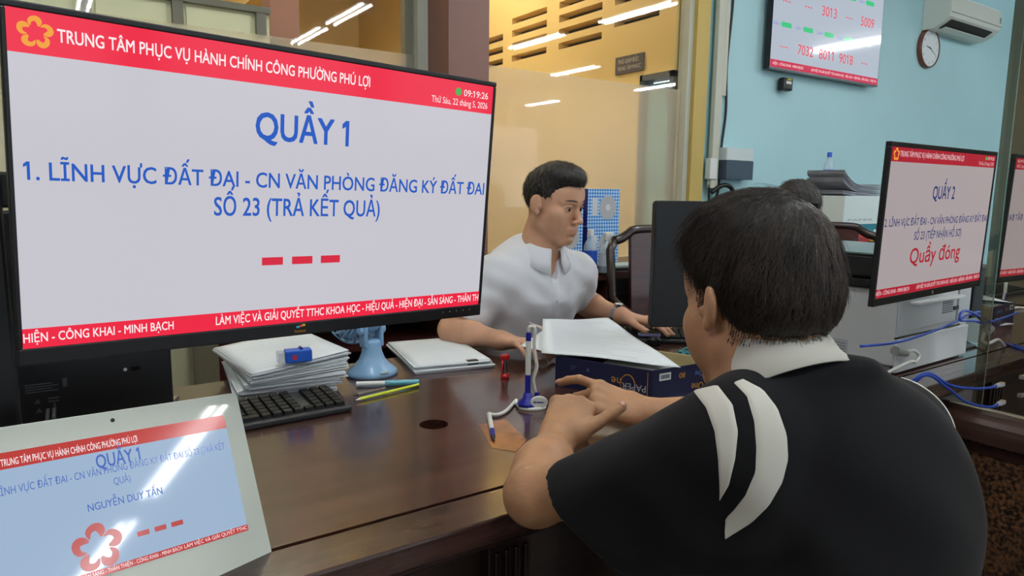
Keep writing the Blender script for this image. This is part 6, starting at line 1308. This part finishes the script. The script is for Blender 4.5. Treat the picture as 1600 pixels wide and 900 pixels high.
patch(np.linspace(1.370, 1.400, 5), np.linspace(0.72, 0.985, 30), 'placket'); patch(np.linspace(1.445, 1.545, 12), np.linspace(0.80, 0.92, 14), 'chest_pocket')
for z in (0.965, 0.89, 0.815, 0.74):
    p = front(1.385, z, 0.003); MB().lathe([(0.0055, 0), (0.0055, 0.0015)], tuple(p), 14, axis='y').build('button', mat('button_pearl', (206, 206, 204), 0.3), clk, world=True)
collar_mesh(NC + [0, -0.004, -0.012], (0, -0.30, 0.95), (0, -1, -0.2), 0.056, 0.096, 0.038, -0.008, math.radians(15), math.radians(345), WSH, clk, sy=1.0, tipdrop=0.036)
wd_ = nrm(WLc - QL); wc = WLc - wd_ * 0.018; a1 = nrm(np.cross(wd_, [0, 0, 1])); a2 = np.cross(a1, wd_)
wt = MB(); G = []
for k in range(33):
    t = 2 * PI * k / 32; dd = a1 * math.cos(t) + a2 * math.sin(t); G.append([wc + dd * 0.0305 - wd_ * 0.008, wc + dd * 0.0325 - wd_ * 0.008, wc + dd * 0.0325 + wd_ * 0.008, wc + dd * 0.0305 + wd_ * 0.008, wc + dd * 0.0305 - wd_ * 0.008])
wo = wt.grid(G).build('watch_strap', CHROME, clk, smooth=False, world=True)
up_w = nrm(a2 if a2[2] > 0 else -a2); MB().tube([wc + up_w * 0.031, wc + up_w * 0.039], 0.016, 20).build('watch_case', CHROME, clk, world=True); MB().tube([wc + up_w * 0.0391, wc + up_w * 0.0397], 0.0135, 20).build('watch_dial', OFFW, clk, world=True)
# ring on the right hand
tp_, td_ = CRT[2][0], CRT[2][1]; rp = tp_ - td_ * 0.045; MB().tube([rp - td_ * 0.003, rp + td_ * 0.003], 0.0102, 18).build('finger_ring', CHROME, clk, world=True); MB().lathe([(0.005, 0), (0.004, 0.003), (0.002, 0.005)], tuple(rp + [0, 0, 0.009]), 12).build('ring_stone', mat('stone_blue', (120, 150, 190), 0.1), clk, world=True)
t2 = Field((1.10, 1.55, 0.0), (1.70, 2.25, 0.80), 0.011); t2.put([cap((1.31, 2.0, 0.56), (1.46, 2.0, 0.56), 0.12, 0.12, 0.04), cap((1.385, 1.98, 0.60), (1.385, 1.97, 0.70), 0.14, 0.14, 0.04, ((0, 1, 0), 1.4))])
for q in (-1, 1): t2.put([cap((1.385 + q * 0.09, 2.0, 0.545), (1.385 + q * 0.12, 1.66, 0.54), 0.085, 0.064, 0.03), cap((1.385 + q * 0.12, 1.66, 0.54), (1.385 + q * 0.12, 1.72, 0.09), 0.062, 0.050, 0.03)])
V, F = keep_largest(*t2.mesh()); fast_mesh('trousers', V, F, TRS, clk)
for q in (-1, 1):
    f_ = Field((1.385 + q * 0.12 - 0.08, 1.5, 0.0), (1.385 + q * 0.12 + 0.08, 1.85, 0.14), 0.008); f_.put([cap((1.385 + q * 0.12, 1.76, 0.045), (1.385 + q * 0.12, 1.60, 0.038), 0.042, 0.036, 0.02)]); V, F = f_.mesh(); fast_mesh('shoe', V, F, BLACK, clk)

# ------------------------------------------------------------------ colleague farther back, only the hair shows
QX, QY = 2.893, 1.909
co = thing('person', 'black haired colleague behind the seated man, only hair showing', 'person', (QX, QY, 0.0))
HO = headM((QX, QY, 1.168), 56, 18, 0, 1.08); OP, ow = head_prims(HO, np.array([QX - 0.02, QY + 0.02, 1.02]))
b3 = Field((QX - 0.26, QY - 0.24, 0.60), (QX + 0.26, QY + 0.26, 1.34), 0.005); b3.put(OP); b3.put([cap((QX - 0.02, QY + 0.02, 1.01), (QX - 0.02, QY + 0.04, 0.75), 0.05, 0.12, 0.04)]); V, F = keep_largest(*b3.mesh()); fast_mesh('body', V, F, SKIN_B, co)
c_, R_, s_ = HO; h3 = Field(c_ - 0.17, c_ + 0.17, 0.004)
h3.put([ell(ow(0, -0.020, 0.036), (0.102, 0.112, 0.104), R_, 0.02), ell(ow(0, 0.118, -0.03), (0.12, 0.095, 0.094), R_, 0.01, 's'), ell(ow(0, 0.0, -0.11), (0.12, 0.13, 0.07), R_, 0.015, 's')])
h3.wrinkle(lambda P: 0.002 * np.sin(P[:, 0] * 220 + 3 * np.sin(P[:, 2] * 40)) * np.sin(P[:, 1] * 190)); V, F = keep_largest(*h3.mesh()); fast_mesh('hair', V, F, HAIRM, co)
VV, FF = strands(V, F, 1500, ow(0, -0.06, 0.12), 9, (0.02, 0.04), 0.0007, 0.3, 0.2, 4); fast_mesh('hair_strands', VV, FF, HAIRS, co, smooth=True)
s3 = Field((QX - 0.30, QY - 0.28, 0.55), (QX + 0.30, QY + 0.30, 1.10), 0.008); s3.put([cap((QX - 0.02, QY + 0.05, 0.90), (QX - 0.02, QY + 0.08, 0.62), 0.155, 0.155, 0.05, ((0, 1, 0), 1.4)), cap((QX - 0.17, QY + 0.10, 0.95), (QX + 0.13, QY + 0.0, 0.95), 0.065, 0.065, 0.05)])
s3.put([cap((QX - 0.02, QY + 0.02, 1.0), (QX, QY, 1.10), 0.056, 0.062, 0.01, None, 's')]); V, F = keep_largest(*s3.mesh()); fast_mesh('shirt', V, F, WSH, co)
t3 = Field((QX - 0.30, QY - 0.32, 0.0), (QX + 0.30, QY + 0.30, 0.75), 0.012); t3.put([cap((QX - 0.10, QY + 0.07, 0.54), (QX + 0.06, QY + 0.07, 0.54), 0.12, 0.12, 0.04), cap((QX - 0.02, QY + 0.08, 0.58), (QX - 0.02, QY + 0.08, 0.66), 0.13, 0.13, 0.03)])
for q in (-1, 1): t3.put([cap((QX - 0.02 + q * 0.09, QY + 0.08, 0.52), (QX - 0.02 + q * 0.1, QY - 0.12, 0.50), 0.08, 0.065, 0.03), cap((QX - 0.02 + q * 0.1, QY - 0.12, 0.50), (QX - 0.02 + q * 0.1, QY - 0.08, 0.05), 0.062, 0.05, 0.03)])
V, F = keep_largest(*t3.mesh()); fast_mesh('trousers', V, F, TRS, co)
